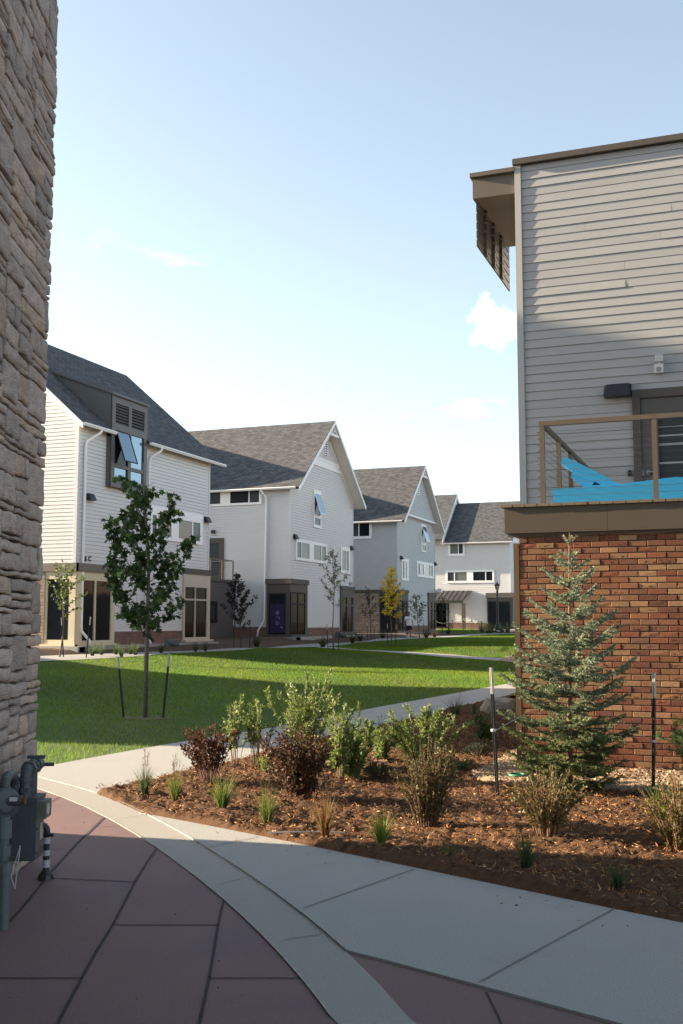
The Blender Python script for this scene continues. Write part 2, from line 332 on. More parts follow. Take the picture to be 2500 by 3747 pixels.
pathM = gp((356, 2910), (430, 2892), (499, 2874), (574, 2850), (706, 2821), (733, 2815), (911, 2783), (1205, 2712), (1350, 2676), (1408, 2663), (1563, 2628), (1718, 2585), (1796, 2563))
pathG, pathM = smooth_curve(pathG, 4), smooth_curve(pathM, 4); pathM[0] = bandR[2]
pG = [ext(pathG[1], pathG[0], 5)] + pathG + [ext(pathG[-3], pathG[-1], 9)]
pM = pathM + [ext(pathM[-3], pathM[-1], 9)]
ngon_ground('path', pG + pM[::-1] + bandR[:3][::-1] + lfr, M_conc, .014, .8, thick=.04, kind='structure')
mulch_poly = pathM + [np.array([-3.0, 20.5]), np.array([-2.2, 12.6]), np.array([9, 12.6]), swU2[-1] + np.array([.5, .6])] + swU2[:-1][::-1] + bandR[2:5][::-1][:2]
MW = [(rng.uniform(0, 6.28), 2 * math.pi / rng.uniform(.10, .30), rng.uniform(0, 6.28)) for _ in range(9)]
def mulch_z(X, Y):
    n = .035 * np.sin(X * 2.1 + 1.3 * np.sin(Y * 1.7)) * np.sin(Y * 1.9 + .8) + .02 * np.sin(X * 5.3 + Y * 3.1) * np.sin(Y * 6.1 - X * 2.2)
    n = n + .0052 * sum(np.sin((X * math.cos(a) + Y * math.sin(a)) * k + p) for a, k, p in MW)
    return gz(X, Y) + .052 + n * .8
# mulch: a fine rough sheet and loose slivers of bark
def raster(poly, step, zfn, name, m, edge=.25, jit=.0, smooth=False, skirt0=.012):
    P = np.array([p[:2] for p in poly]); x0, y0 = P.min(0); x1, y1 = P.max(0)
    xs = np.arange(x0, x1 + step, step); ys = np.arange(y0, y1 + step, step); X, Y = np.meshgrid(xs, ys)
    dist = np.full(X.shape, 9.0); n_ = len(P)
    for i in range(n_):
        a_, b_ = P[i], P[(i + 1) % n_]; e_ = b_ - a_; tt = np.clip(((X - a_[0]) * e_[0] + (Y - a_[1]) * e_[1]) / (e_ @ e_ + 1e-9), 0, 1); dist = np.minimum(dist, np.hypot(X - a_[0] - tt * e_[0], Y - a_[1] - tt * e_[1]))
    ins = inside(poly, X, Y); dist = np.where(ins, dist, -dist); X = X + rng.normal(0, step * .15, X.shape); Y = Y + rng.normal(0, step * .15, Y.shape)
    Z = zfn(X, Y) + rng.normal(0, jit, X.shape) if jit else zfn(X, Y)
    Z = np.minimum(Z, gz(X, Y) + skirt0 + 1.3 * dist)
    k = np.arange(X.size).reshape(X.shape); q = np.stack([k[:-1, :-1], k[:-1, 1:], k[1:, 1:], k[1:, :-1]], -1)
    ok = ins[:-1, :-1] | ins[:-1, 1:] | ins[1:, 1:] | ins[1:, :-1]
    return npmesh(name, np.stack([X, Y, Z], -1).reshape(-1, 3), q[ok], m, smooth=smooth)
mulch_near = [p for p in mulch_poly]
tag(raster(mulch_near, .035, mulch_z, 'mulch_bed', M_mulch, jit=.011), 'brown shredded bark mulch covering the planting bed', 'mulch', kind='stuff')
M_chip = mat('bark_chip', attr=True, rough=.9, var=.2, vs_=30)
def scatter(poly, n, zfn, dmax=99, dens=None):
    P = np.array([p[:2] for p in poly]); x0, y0 = P.min(0); x1, y1 = P.max(0)
    X = rng.uniform(x0, x1, n * 3); Y = rng.uniform(y0, y1, n * 3); r = X * RT[0] + Y * RT[1]; d = X * FW[0] + Y * FW[1]
    ok = inside(poly, X, Y) & (d > 3) & (np.abs(r) < .36 * d + 1.0) & (d < dmax)
    if dens is not None: ok &= rng.random(len(X)) < dens(d)
    X, Y = X[ok][:n], Y[ok][:n]; return np.stack([X, Y, zfn(X, Y)], -1)
cp_ = scatter(mulch_near, 85000, mulch_z, 19); n = len(cp_)
D = unit(np.stack([rng.normal(size=n), rng.normal(size=n), np.abs(rng.normal(0, .38, n))], -1))
pal = [(.32, .135, .036), (.24, .098, .028), (.15, .060, .020), (.42, .19, .058), (.07, .030, .013), (.27, .112, .030), (.12, .048, .018), (.56, .34, .16)]
tag(leaves(cp_ + [0, 0, .011], D, rng.uniform(.016, .065, n), rng.uniform(.004, .011, n), tints(n, pal, .35), 'bark_chips', M_chip, None, fold=.5), 'loose shredded bark slivers lying over the mulch bed', 'bark', kind='stuff')
gravel_poly = gp((1732, 2848), (1809, 2803), (1897, 2760), z=0) + [np.array([-3.0, 15.8]), np.array([-2.3, 12.45]), np.array([9, 12.45]), np.array([9, 11.2])] + gp((2500, 2917), (2389, 2915), (2265, 2911), (2157, 2909), (1980, 2897), (1855, 2887), (1778, 2875), (1732, 2858), z=0)
grav_z = lambda X, Y: mulch_z(X, Y) * .3 + .066
tag(raster(gravel_poly, .03, grav_z, 'gravel_strip', M_gravel, jit=.006, skirt0=.05), 'tan pea gravel strip along the foot of the brick wall', 'gravel', kind='stuff')
gp_ = scatter(gravel_poly, 14000, grav_z, 20); n = len(gp_)
M_peb = mat('pebble', attr=True, rough=.9)
tag(leaves(gp_ + [0, 0, .006], unit(np.stack([rng.normal(size=n), rng.normal(size=n), rng.normal(0, .25, n)], -1)), rng.uniform(.015, .04, n), rng.uniform(.012, .026, n), tints(n, [(.52, .38, .25), (.40, .30, .21), (.60, .48, .35), (.32, .23, .16)], .2), 'gravel_pebbles', M_peb, None), 'loose tan pebbles on the gravel strip by the brick wall', 'gravel', kind='stuff')

# a few slivers of bark blown on to the walk
swp = [np.array(p[:2]) for p in swU2[:-1]] + [np.array(p[:2]) + np.array([.25, -.55]) for p in swU2[:-1][::-1]]
c2_ = scatter(swp, 90, lambda X, Y: 0 * X + .020); n = len(c2_)
tag(leaves(c2_, unit(np.stack([rng.normal(size=n), rng.normal(size=n), rng.normal(0, .05, n)], -1)), rng.uniform(.012, .05, n), rng.uniform(.004, .009, n), tints(n, pal, .3), 'bark_litter', M_chip, None, fold=.3), 'stray bark slivers blown on to the concrete walk', 'bark', kind='stuff')
rpp = [np.array(p[:2]) for p in bL[1:]] + [np.array([-2.2, 2.0]), np.array([-4.6, 6.4])]
c3_ = scatter(rpp, 240, lambda X, Y: 0 * X + .003); n = len(c3_)
tag(leaves(c3_, unit(np.stack([rng.normal(size=n), rng.normal(size=n), rng.normal(0, .05, n)], -1)), rng.uniform(.004, .016, n), rng.uniform(.003, .008, n), tints(n, [(.10, .06, .05), (.30, .22, .18), (.06, .04, .035), (.20, .12, .06)], .3), 'paving_grit', M_chip, None, fold=.2), 'specks of grit and dry plant bits on the red paving', 'grit', kind='stuff')
# joints in the paving
jb = MB(); jc = MB()
def strip(mb, pts, w, z, closed=False):
    pts = [np.asarray(p, float)[:2] for p in pts]
    for a, b in zip(pts[:-1], pts[1:]):
        t = unit(b - a); nn = np.array([-t[1], t[0]]) * w / 2; a2 = a - t * w * .3; b2 = b + t * w * .3
        mb.face([(*(a2 - nn), z), (*(b2 - nn), z), (*(b2 + nn), z), (*(a2 + nn), z)])
for ch, w in ((((218, 2921), (172, 2950), (110, 2995)), .012), (((379, 2996), (280, 3098), (189, 3200), (100, 3305), (26, 3392)), .016), (((571, 3114), (540, 3165), (494, 3237), (413, 3392), (350, 3508), (299, 3602), (224, 3747)), .015),
              (((821, 3297), (810, 3340), (798, 3390), (782, 3500), (766, 3599), (735, 3747)), .015), (((166, 2956), (310, 2957)), .006), (((333, 3028), (442, 3028)), .007), (((189, 3225), (494, 3237)), .013), (((413, 3391), (798, 3387)), .013),
              (((-60, 3602), (296, 3602)), .012), (((768, 3602), (1096, 3604)), .012), (((100, 3120), (262, 3119)), .007), (((224, 3747), (130, 3960)), .015), (((735, 3747), (690, 4000)), .015), (((1780, 3651), (1823, 3742), (1880, 3860)), .012)):
    strip(jb, gp(*ch), w, .0045)
for ch in (((943, 3072), (765, 3115)), ((1517, 3193), (1112, 3349)), ((2253, 3347), (1756, 3630))): strip(jc, gp(*ch), .010, .0195)
for ch in (((531, 2992), (424, 3007)), ((905, 3222), (800, 3245)), ((1176, 3436), (1040, 3452))): strip(jc, gp(*ch), .007, .0105)
tag(jb.build('paving_joints', M_joint), kind='structure'); tag(jc.build('sidewalk_joints', M_jointc), kind='structure')
# pale strips along the band: sunlight on the edge lips put into colour
eb = MB(); strip(eb, bandL, .009, .0108); eb2 = MB(); strip(eb2, bandR[3:13], .009, .0192)
M_edge = mat('lit_kerb_edge', (.50, .47, .42), .9, .3, 14, .5, 60)
tag(eb.build('lit_kerb_edge', M_edge), kind='structure'); tag(eb2.build('lit_kerb_edge', M_edge), kind='structure')

# lawns and far paths
p2L = [(-250, 2446), (118, 2423), (323, 2415), (550, 2400), (750, 2387), (900, 2379), (1056, 2371)]
p2U = [(-250, 2414), (120, 2404), (314, 2395), (546, 2387), (800, 2377), (1029, 2366), (1171, 2356), (1350, 2345), (1386, 2338), (1488, 2334), (1650, 2327), (1754, 2320), (1815, 2318), (1900, 2315)]
crU = [(1195, 2367), (1309, 2379), (1469, 2386), (1650, 2396), (1729, 2404), (1830, 2409), (1900, 2412)]
crL = [(1150, 2370), (1246, 2376), (1437, 2390), (1550, 2399), (1729, 2413), (1818, 2420), (1900, 2427)]
p2Lb = [(1195, 2367), (1303, 2353), (1437, 2343), (1550, 2337), (1650, 2332), (1754, 2325), (1815, 2322), (1900, 2319)]
lawnA = [ext(pathG[2], pathG[0], 12)] + pathG + [ext(pathG[-3], pathG[-1], 9)] + gp(*crL)[::-1] + gp(*p2L)[::-1]
lawnB = gp(*crU) + gp(*p2Lb[1:])[::-1]
lawnC = gp((1600, 2317), (1626, 2326), (1754, 2319), (1815, 2316), (1762, 2309), (1741, 2305), (1647, 2302), (1560, 2308))
LAWNS = [lawnA, lawnB, lawnC]
for pl_ in LAWNS: ngon_ground('lawn', pl_, M_lawn, 0.0, 1.0, kind='structure')
ngon_ground('house_path', gp(*p2U) + gp(*p2Lb)[::-1] + gp(*p2L)[::-1], M_conc, .02, 1.0, kind='structure')
ngon_ground('cross_path', gp(*crU) + gp(*crL)[::-1], M_conc, .024, 1.0, kind='structure')
ngon_ground('red_plaza', gp((1820, 2420), (1850, 2405), (1900, 2403), (1990, 2410), (1990, 2428), (1900, 2430)), mat('plaza_red', (.36, .23, .19), .85, .1, 2), .03, .8, kind='structure')
ngon_ground('far_path', gp((1560, 2306), (1640, 2300), (1741, 2303), (1775, 2307), (1830, 2314), (1990, 2312), (1990, 2304), (1770, 2301), (1640, 2298)), mat('far_path_c', (.48, .38, .32), .85, .1, 2), .03, 1.0, kind='structure')
# house planting beds, rising from the path to the foundations
BX_ = np.array(gp(*p2U[:11])); BX_ = BX_[np.argsort(BX_[:, 1])]
def bed_z(X, Y):
    X = np.asarray(X, float); Y = np.asarray(Y, float); zb = np.interp(Y, [34, 45, 55, 80, 106], [.70, .74, .84, .84, 1.0]); xp = np.interp(Y, BX_[:, 1], BX_[:, 0]); w = np.clip((xp - X - .02) / np.maximum(.7, xp + 23.9), 0, 1)
    return gz(X, Y) * (1 - w) + zb * w + .022
bedpts = gp(*p2U[:11])
bedpoly = bedpts + [np.array([-20.0, 104.0]), np.array([-31, 104.0]), np.array([-31, 26.0])]
M_mulch2 = mat('mulch_far', (.12, .065, .032), .95, .5, 3.0, 1.0, 30, col2=(.07, .038, .02))
ngon_ground('planting_bed', bedpoly, M_mulch2, 0.0, .8, fn=bed_z, kind='structure')

# grass blades: dense close by, tufts farther off
M_blade = mat('grass_blade', attr=True, rough=.5, spec=.2, trans=.55)
gpal = [(.120, .235, .015), (.155, .265, .02), (.09, .185, .013), (.20, .285, .028), (.135, .22, .018)]
def blades(poly, n, d0, d1, h, w, name, label):
    p = scatter(poly, n, gz, d1, lambda d: (d > d0) * np.ones_like(d)); k = len(p)
    D = unit(np.stack([rng.normal(0, .22, k), rng.normal(0, .22, k), np.ones(k)], -1)); s = unit(np.cross(D, rng.normal(size=(k, 3))))
    H = rng.uniform(.55, 1.2, (k, 1)) * h; Wd = rng.uniform(.6, 1.2, (k, 1)) * w; lean = rng.normal(0, .20, (k, 3)) * [1, 1, 0]
    V = np.stack([p - s * Wd, p + s * Wd, p + D * H + lean * H], 1).reshape(-1, 3)
    tag(npmesh(name, V, np.arange(3 * k).reshape(k, 3), M_blade, tint=np.clip(tints(k, gpal, .3) * (1 + .16 * np.sin(p[:, 0] * .55 + 1.5 * np.sin(p[:, 1] * .31)) * np.sin(p[:, 1] * .62 + .4))[:, None] * (1 + np.array([.14, .0, .0]) * np.sin(p[:, 0] * 1.3 + p[:, 1] * .9)[:, None]), 0, 1)), label, 'grass', kind='stuff')
blades(lawnA, 170000, 12, 20, .055, .0035, 'lawn_grass', 'mown green lawn grass nearest the concrete path')
blades(lawnA, 190000, 20, 60, .055, .0065, 'lawn_grass', 'mown green lawn grass of the middle courtyard')
blades(lawnB, 60000, 30, 120, .06, .010, 'lawn_grass', 'mown green lawn grass beyond the thin cross path')
blades(lawnC, 5000, 30, 140, .09, .025, 'lawn_grass', 'small patch of lawn grass before the farthest house')

# ================================================================ BUILDINGS
M_white = mat('siding_white', (.84, .845, .84), .6, .035, 1.2, stretch=(1, 1, 6))
M_white2 = mat('siding_white_far', (.84, .85, .84), .6, .035, 1.2, stretch=(1, 1, 6))
M_blue = mat('siding_bluegrey', (.60, .63, .635), .65, .06, 1.5, stretch=(1, 1, 5))
M_grey = mat('siding_grey', (.455, .452, .45), .6, .055, 1.0, stretch=(1, 1, 5), bump=.06, bs=70)
M_trim = mat('trim_white', (1.14, 1.14, 1.13), .5)
M_soff = mat('soffit_cream', (1.05, 1.0, .92), .7)
M_bay = mat('bay_grey', (.135, .13, .128), .5)
M_brown = mat('bronze_metal', (.115, .092, .068), .45, .06, 3)
M_brown2 = mat('store_brown', (.125, .110, .098), .6, .06, 2, spec=.2)
M_cream = mat('store_cream', (.80, .71, .49), .6, .05, 2)
M_tan = mat('store_tan', (.70, .59, .48), .6, .05, 2)
M_alu = mat('dark_frame', (.028, .025, .023), .6, spec=.1)
M_lamp = mat('lamp_black', (.018, .018, .020), .45)
M_annex = mat('annex_grey', (.125, .117, .112), .65, .06, 1.5)
M_roof = brickmat('shingle', (.150, .156, .165), (.078, .082, .090), (.045, .045, .047), .30, .145, .012, .5, .38, 2.6)
M_farbrick = brickmat('brick_far', (.30, .15, .105), (.20, .10, .08), (.24, .19, .16), .2, .0677, .010, .3, .3, 2.0)
M_stonefar = brickmat('stone_far', (.46, .37, .30), (.34, .27, .22), (.12, .09, .075), .42, .13, .010, .6, .35, 4.0, off=.37)
G_dark = glass('glass_dark', (.018, .022, .026)); G_blind = glass('glass_blind', (.20, .22, .205)); G_mid = glass('glass_mid', (.07, .08, .085)); G_warm = glass('glass_warm_reflection', (.30, .235, .17))  # G_warm: a warm reflection put into the pane colour
G_sky = mat('glass_mirror', (.33, .42, .50), .03, metal=.85); G_half = mat('glass_half', (.22, .25, .28), .04, metal=.6); G_store = mat('glass_store', (.035, .024, .013), .03, spec=.03)

def window(parent, pl, fr, ops, m=M_trim, proud=.075, name='window', glasso=.042, sub='pane'):
    """fr: frame rectangle (a0,a1,z0,z1); ops: openings (a0,a1,z0,z1,glass)"""
    mb = MB(); A = sorted({round(v, 4) for v in [fr[0], fr[1]] + [o[0] for o in ops] + [o[1] for o in ops]}); Z = sorted({round(v, 4) for v in [fr[2], fr[3]] + [o[2] for o in ops] + [o[3] for o in ops]})
    for i in range(len(A) - 1):
        run = None
        for j in range(len(Z) - 1):
            ca, cz = (A[i] + A[i + 1]) / 2, (Z[j] + Z[j + 1]) / 2
            solid = not any(o[0] < ca < o[1] and o[2] < cz < o[3] for o in ops)
            if solid: run = run or Z[j]
            if run is not None and (not solid or j == len(Z) - 2):
                pl.box(mb, A[i], A[i + 1], run, Z[j + 1] if solid else Z[j], 0, proud); run = None
    f = mb.build(name, m, parent)
    for o in ops:
        g = MB(); pl.quad(g, o[0], o[1], o[2], o[3], glasso); g.build(sub, o[4], f)
    return f
def rects(pl, cr, fr, ops):
    return pl.rect(cr, *fr), [(*pl.rect(cr, *o[:4]), o[4]) for o in ops]
def sash(parent, pl, r, ang, m, g, name='open_sash'):
    """awning sash hinged at its top edge and swung outwards"""
    a0, a1, z0, z1 = r; h = z1 - z0; s, c = math.sin(ang) * h, math.cos(ang) * h; t = .035
    mb = MB(); P = lambda a, k, o: pl.p(a, z1 - c * k, .055 + s * k + o)
    def bar(aa, ab, ka, kb):
        v = [P(aa, ka, 0), P(ab, ka, 0), P(ab, kb, 0), P(aa, kb, 0), P(aa, ka, t), P(ab, ka, t), P(ab, kb, t), P(aa, kb, t)]
        mb.quads(v, [(0, 3, 2, 1), (4, 5, 6, 7), (0, 1, 5, 4), (1, 2, 6, 5), (2, 3, 7, 6), (3, 0, 4, 7)])
    w = .045; k = w / h
    bar(a0, a0 + w, 0, 1); bar(a1 - w, a1, 0, 1); bar(a0 + w, a1 - w, 0, k); bar(a0 + w, a1 - w, 1 - k, 1)
    f = mb.build(name, m, parent); q = MB(); q.face([P(a0 + w, 1 - k, t * .6), P(a1 - w, 1 - k, t * .6), P(a1 - w, k, t * .6), P(a0 + w, k, t * .6)]); q.build('pane', g, f); return f
def roof(parent, ax, a0, a1, c, half, zr, ze, m=M_roof, th=.14, name='roof', cut=None):
    """gable roof, ridge along ax from a0 to a1; half = eave distance from ridge"""
    P = lambda a, b, z: (a, c + b, z) if ax == 'X' else (c + b, a, z)
    mb = MB(); sl = math.hypot(half, zr - ze)
    if cut:   # the eave is interrupted by a bay
        zc = zr - (zr - ze) * cut[2] / half; uc = sl * (1 - cut[2] / half)
        for b0, b1, bb, zz, uu in ((a0, cut[0], half, ze, 0), (cut[0], cut[1], cut[2], zc, uc), (cut[1], a1, half, ze, 0)):
            q = [P(b0, bb, zz), P(b1, bb, zz), P(b1, 0, zr), P(b0, 0, zr)]; u = [(b0, uu), (b1, uu), (b1, sl), (b0, sl)]; fl_ = ax == 'X'
            mb.face(q[::-1] if fl_ else q, u[::-1] if fl_ else u); mb.face([P(b0, bb, zz - th), P(b1, bb, zz - th), P(b1, bb, zz), P(b0, bb, zz)])
        for bx_ in cut[:2]: mb.face([P(bx_, half, ze), P(bx_, cut[2], zc), P(bx_, cut[2], zc - th), P(bx_, half, ze - th)])
    for s in ((-1,) if cut else (-1, 1)):
        q = [P(a0, s * half, ze), P(a1, s * half, ze), P(a1, 0, zr), P(a0, 0, zr)]; u = [(a0, 0), (a1, 0), (a1, sl), (a0, sl)]
        flip = (s == 1) == (ax == 'X')
        mb.face(q[::-1] if flip else q, u[::-1] if flip else u)
        mb.face([P(a0, s * half, ze - th), P(a1, s * half, ze - th), P(a1, s * half, ze), P(a0, s * half, ze)])
        for a in (a0, a1): mb.face([P(a, s * half, ze - th), P(a, s * half, ze), P(a, 0, zr), P(a, 0, zr - th)])
    o = mb.build(name, m, parent)
    sf = MB()
    if cut:
        for b0, b1 in ((a0, cut[0]), (cut[1], a1)): sf.face([P(b0, half, ze - th), P(b1, half, ze - th), P(b1, 0, zr - th), P(b0, 0, zr - th)])
    for s in ((-1,) if cut else (-1, 1)): sf.face([P(a0, s * half, ze - th), P(a1, s * half, ze - th), P(a1, 0, zr - th), P(a0, 0, zr - th)])
    sf.build('soffit', M_soff, o); return o
def ridgecap(mb, ax, a0, a1, c, zr): pass
def rakeboards(parent, ax, a, c, half, zr, ze, out, w=.24, t=.05, m=M_trim):
    P = lambda aa, b, z: (aa, c + b, z) if ax == 'X' else (c + b, aa, z)
    for s in (-1, 1):
        mb = MB(); v = []
        for o in (0, out * t): v += [P(a + o, s * half, ze - w), P(a + o, s * half, ze - .02), P(a + o, 0, zr - .02), P(a + o, 0, zr - w)]
        mb.quads(v, [(0, 1, 2, 3), (7, 6, 5, 4), (0, 4, 5, 1), (1, 5, 6, 2), (2, 6, 7, 3), (3, 7, 4, 0)]); mb.build('barge_board', m, parent)
def gutter(parent, ax, a0, a1, c, z, out, m=M_trim):
    """moulded gutter along an eave at c, out = outward sign"""
    mb = MB(); prof = [(0, 0), (.12, 0), (.135, -.035), (.10, -.085), (.075, -.12), (0, -.12)]
    P = lambda a, o, dz: (a, c + out * o, z + dz) if ax == 'X' else (c + out * o, a, z + dz)
    n = len(prof)
    for i in range(n):
        p, q = prof[i], prof[(i + 1) % n]; mb.face([P(a0, *p), P(a1, *p), P(a1, *q), P(a0, *q)])
    for a in (a0, a1): mb.face([P(a, *p) for p in prof])
    return mb.build('gutter', m, parent)
def walllamp(parent, pl, a, z, w=.42, h=.27, d=.24):
    mb = MB(); v = [pl.p(a - w / 2, z - h / 2, .02), pl.p(a + w / 2, z - h / 2, .02), pl.p(a + w / 2, z + h / 2, .02), pl.p(a - w / 2, z + h / 2, .02),
                    pl.p(a - w / 2, z - h / 2, d), pl.p(a + w / 2, z - h / 2, d), pl.p(a + w / 2 - .05, z + h / 2, d * .45), pl.p(a - w / 2 + .05, z + h / 2, d * .45)]
    mb.quads(v, [(0, 3, 2, 1), (4, 5, 6, 7), (0, 1, 5, 4), (1, 2, 6, 5), (2, 3, 7, 6), (3, 0, 4, 7)]); return mb.build('wall_lamp', M_lamp, parent)
def letters(parent, pl, txt, a, z, h, m, name='lettering', gap=1.0, o=.03):
    cu = bpy.data.curves.new(name, 'FONT'); cu.body = txt; cu.size = h * 1.37; cu.extrude = .012; cu.space_character = gap; cu.offset = h * .035
    t = bpy.data.objects.new(name + '_t', cu); me = bpy.data.meshes.new_from_object(t); bpy.data.objects.remove(t)
    M_ = Matrix.Rotation(R(90), 4, 'X') if pl.ax == 'Y' else Matrix.Rotation(R(90), 4, 'Z') @ Matrix.Rotation(R(90), 4, 'X')
    me.transform(Matrix.Translation(Vector(pl.p(a, z, o)) - Vector(wloc(parent))) @ M_); return link(name, me, m, parent)
def spout(parent, pl, pts, m=M_trim, r=.055):
    mb = MB(); mb.tube([pl.p(a, z, o) for a, z, o in pts], r, 8); return mb.build('downspout', m, parent, True)

# ---- house H1: long side faces the lawn (+X), gable faces us
FX = -24.08; PX = Pl('X', FX); Y1 = 34.74; PY1 = Pl('Y', Y1)
h1 = empty('white_house', (FX, Y1, .6), 'tall white lap-sided house with a dark grey window bay breaking its eave', 'house')
band1, eave1, zr1, half1 = 3.98, 9.75, 14.35, 5.27; Y1b = 45.66; c1x = FX - half1
mb = MB(); siding(mb, PX, 3.98, 9.58, Y1 + .12, Y1b - .10)
sb0, sb1, sz0, sz1 = PX.rect('D', 690, 697, 1270, 815)
siding(mb, PX, sz1, 3.98, sb0, sb1)
rk = lambda z: (eave1 - .16 - z) / ((zr1 - eave1) / half1)   # horizontal set-back of the rake at height z
siding(mb, PY1, 3.98, 14.0, lambda z: FX - 2 * half1 + max(0, -rk(z)), lambda z: FX - .12 - max(0, -rk(z)))
mb.box(FX - 2 * half1, FX - .02, Y1 + .02, Y1b, .3, 9.7); 
mb.face([(FX - 2 * half1, Y1b, 9.7), (FX, Y1b, 9.7), (c1x, Y1b, zr1 - .2)]); mb.face([(FX - 2 * half1, Y1 + .02, 9.7), (FX - .02, Y1 + .02, 9.7), (c1x, Y1 + .02, zr1 - .2)])
mb.build('wall', M_white, h1)
cb = MB(); cb.box(FX - .12, FX + .03, Y1 - .03, Y1 + .12, band1, 9.72); cb.build('corner_board', M_white, h1); cb = MB(); cb.box(FX - .02, FX + .03, Y1b - .1, Y1b + .02, band1, 9.72); cb.build('corner_board', M_white, h1)
_pb = Pl('X', FX + .22); _y0, _y1 = _pb.px(410, 1435)[0], _pb.px(538, 1480)[0]
r1 = roof(h1, 'Y', Y1 - .28, Y1b + .75, c1x, half1 + .40, zr1, zr1 - (half1 + .40) * (zr1 - eave1) / half1, cut=(_y0 + .02, _y1 - .02, half1 - .25))
ze1 = zr1 - (half1 + .40) * (zr1 - eave1) / half1
rakeboards(r1, 'Y', Y1 - .28, c1x, half1 + .40, zr1, ze1, -1)
bb = PX.rect('B', 605, 527, 893, 625); by0 = PX.px(410, 1435)[0]; by1 = PX.px(536, 1480)[0]; bz0 = PX.px(388, 1776)[1]; bz1 = PX.px(410, 1435)[1]
gutter(r1, 'Y', Y1 - .30, _y0 + .02, FX + .40, ze1, 1); gutter(r1, 'Y', _y1 - .02, Y1b + .78, FX + .40, ze1, 1)
# window bay
bm_ = MB(); bo = .22; PB = Pl('X', FX + bo)
by0, bz1 = PB.px(410, 1435); by1, _ = PB.px(538, 1480); bz0 = PB.px(399, 1778)[1]
lv = [PB.rect('B', 630, 618, 735, 812)[:2], PB.rect('B', 762, 662, 862, 855)[:2]]
lz1 = PB.px(*cv('B', 630, 615))[1]; lz0 = PB.px(*cv('B', 733, 815))[1]
wz1 = PB.px(*cv('B', 620, 835))[1]; wm = PB.px(*cv('C', 697, 2))[1]; wz0 = PB.px(*cv('C', 697, 108))[1]
ops = [(lv[0][0], lv[0][1], lz0, lz1, M_alu), (lv[1][0], lv[1][1], lz0, lz1, M_alu), (lv[0][0], lv[0][1], wm + .07, wz1, G_dark), (lv[1][0], lv[1][1], wm + .07, wz1, G_sky), (lv[0][0], lv[0][1], wz0, wm - .07, G_sky), (lv[1][0], lv[1][1], wz0, wm - .07, G_sky)]
xb_ = FX - 2.75; zb_ = zr1 - (xb_ - c1x) * (zr1 - eave1) / half1
core = MB(); core.quads([(xb_, y_, zb_) for y_ in (by0, by1)] + [(FX + bo - .03, y_, bz1 - .02) for y_ in (by0, by1)] + [(FX + bo - .03, y_, eave1 - .5) for y_ in (by0, by1)] + [(xb_, y_, eave1 - .5) for y_ in (by0, by1)], [(0, 2, 4, 6), (1, 7, 5, 3), (0, 1, 3, 2), (2, 3, 5, 4)]); core.box(FX - .02, FX + bo - .03, by0, by1, bz0 + .01, eave1 - .3)
bay = core.build('window_bay', M_bay, h1)
sd_ = MB(); sl_l = math.hypot(FX + bo + .14 - xb_, zb_ - bz1); q_ = [(xb_ - .3, by0 - .09, zb_ + .16), (FX + bo + .14, by0 - .09, bz1 - .02), (FX + bo + .14, by1 + .09, bz1 - .02), (xb_ - .3, by1 + .09, zb_ + .16)]
sd_.face(q_, [(by0, sl_l), (by0, 0), (by1, 0), (by1, sl_l)]); sd_.build('shed_roof', M_roof, bay); sd_ = MB(); qq = [(x_, y_, z_ + .012) for x_, y_, z_ in q_]
for a_, b_ in ((0, 1), (1, 2), (2, 3)): sd_.face([qq[a_], qq[b_], (qq[b_][0], qq[b_][1], qq[b_][2] - .10), (qq[a_][0], qq[a_][1], qq[a_][2] - .10)])
sd_.build('shed_edge', M_bay, bay)
f = window(bay, PB, (by0, by1, bz0, bz1), ops[2:] + [(*o[:4], M_alu) for o in ops[:2]], M_bay, .05, 'bay_frame', -.01)
lb = MB()
for (a0, a1) in lv:
    z = lz0
    while z < lz1 - .05:
        lb.quads([PB.p(a0, z, .045), PB.p(a1, z, .045), PB.p(a1, z + .075, .0), PB.p(a0, z + .075, .0), PB.p(a0, z + .012, .045), PB.p(a1, z + .012, .045), PB.p(a1, z + .087, .0), PB.p(a0, z + .087, .0)], [(0, 1, 2, 3), (7, 6, 5, 4), (0, 4, 5, 1), (3, 2, 6, 7)]); z += .125
lb.build('louvre', mat('louvre_grey', (.075, .073, .072), .5), bay)
sash(bay, PB, (lv[0][0], lv[0][1], wm + .07, wz1), R(19), M_alu, G_sky)
# white double window, lamps, downspouts, letters
fz = PX.px(*cv('C', 1430, 420)); fb = PX.px(*cv('C', 1425, 662)); fl = PX.px(*cv('C', 1003, 385))
gl = lambda x0, x1: (PX.px(*cv('C', x0, 500))[0], PX.px(*cv('C', x1, 500))[0])
gz0, gz1 = PX.px(*cv('C', 1232, 605))[1], PX.px(*cv('C', 1232, 450))[1]
(a, b), (c, d), (e, f_), (g_, h_) = gl(1015, 1050), gl(1060, 1172), gl(1232, 1340), gl(1350, 1408)
window(h1, PX, (fl[0], fz[0], fb[1], fz[1] + .02), [(a, b, gz0, gz1, G_mid), (c, d, gz0, gz1, G_warm), (e, f_, gz0, gz1, G_warm), (g_, h_, gz0, gz1, G_mid)])
for x, y in ((508, 266), (1464, 452)): walllamp(h1, PX, *PX.px(*cv('C', x, y)))
sp = lambda x, y: PX.px(x, y)
sa = sp(301, 1850)[0]
spout(r1 and h1, PX, [(sa + .55, ze1 - .1, .46), (sa + .5, ze1 - .22, .44), (sa + .04, ze1 - .62, .13), (sa, ze1 - .8, .10), (sa, 1.55, .10), (sa, 1.35, .12), (sa + .32, 1.0, .26), (sa + .34, .72, .28)])
sa2 = sp(537, 1850)[0]
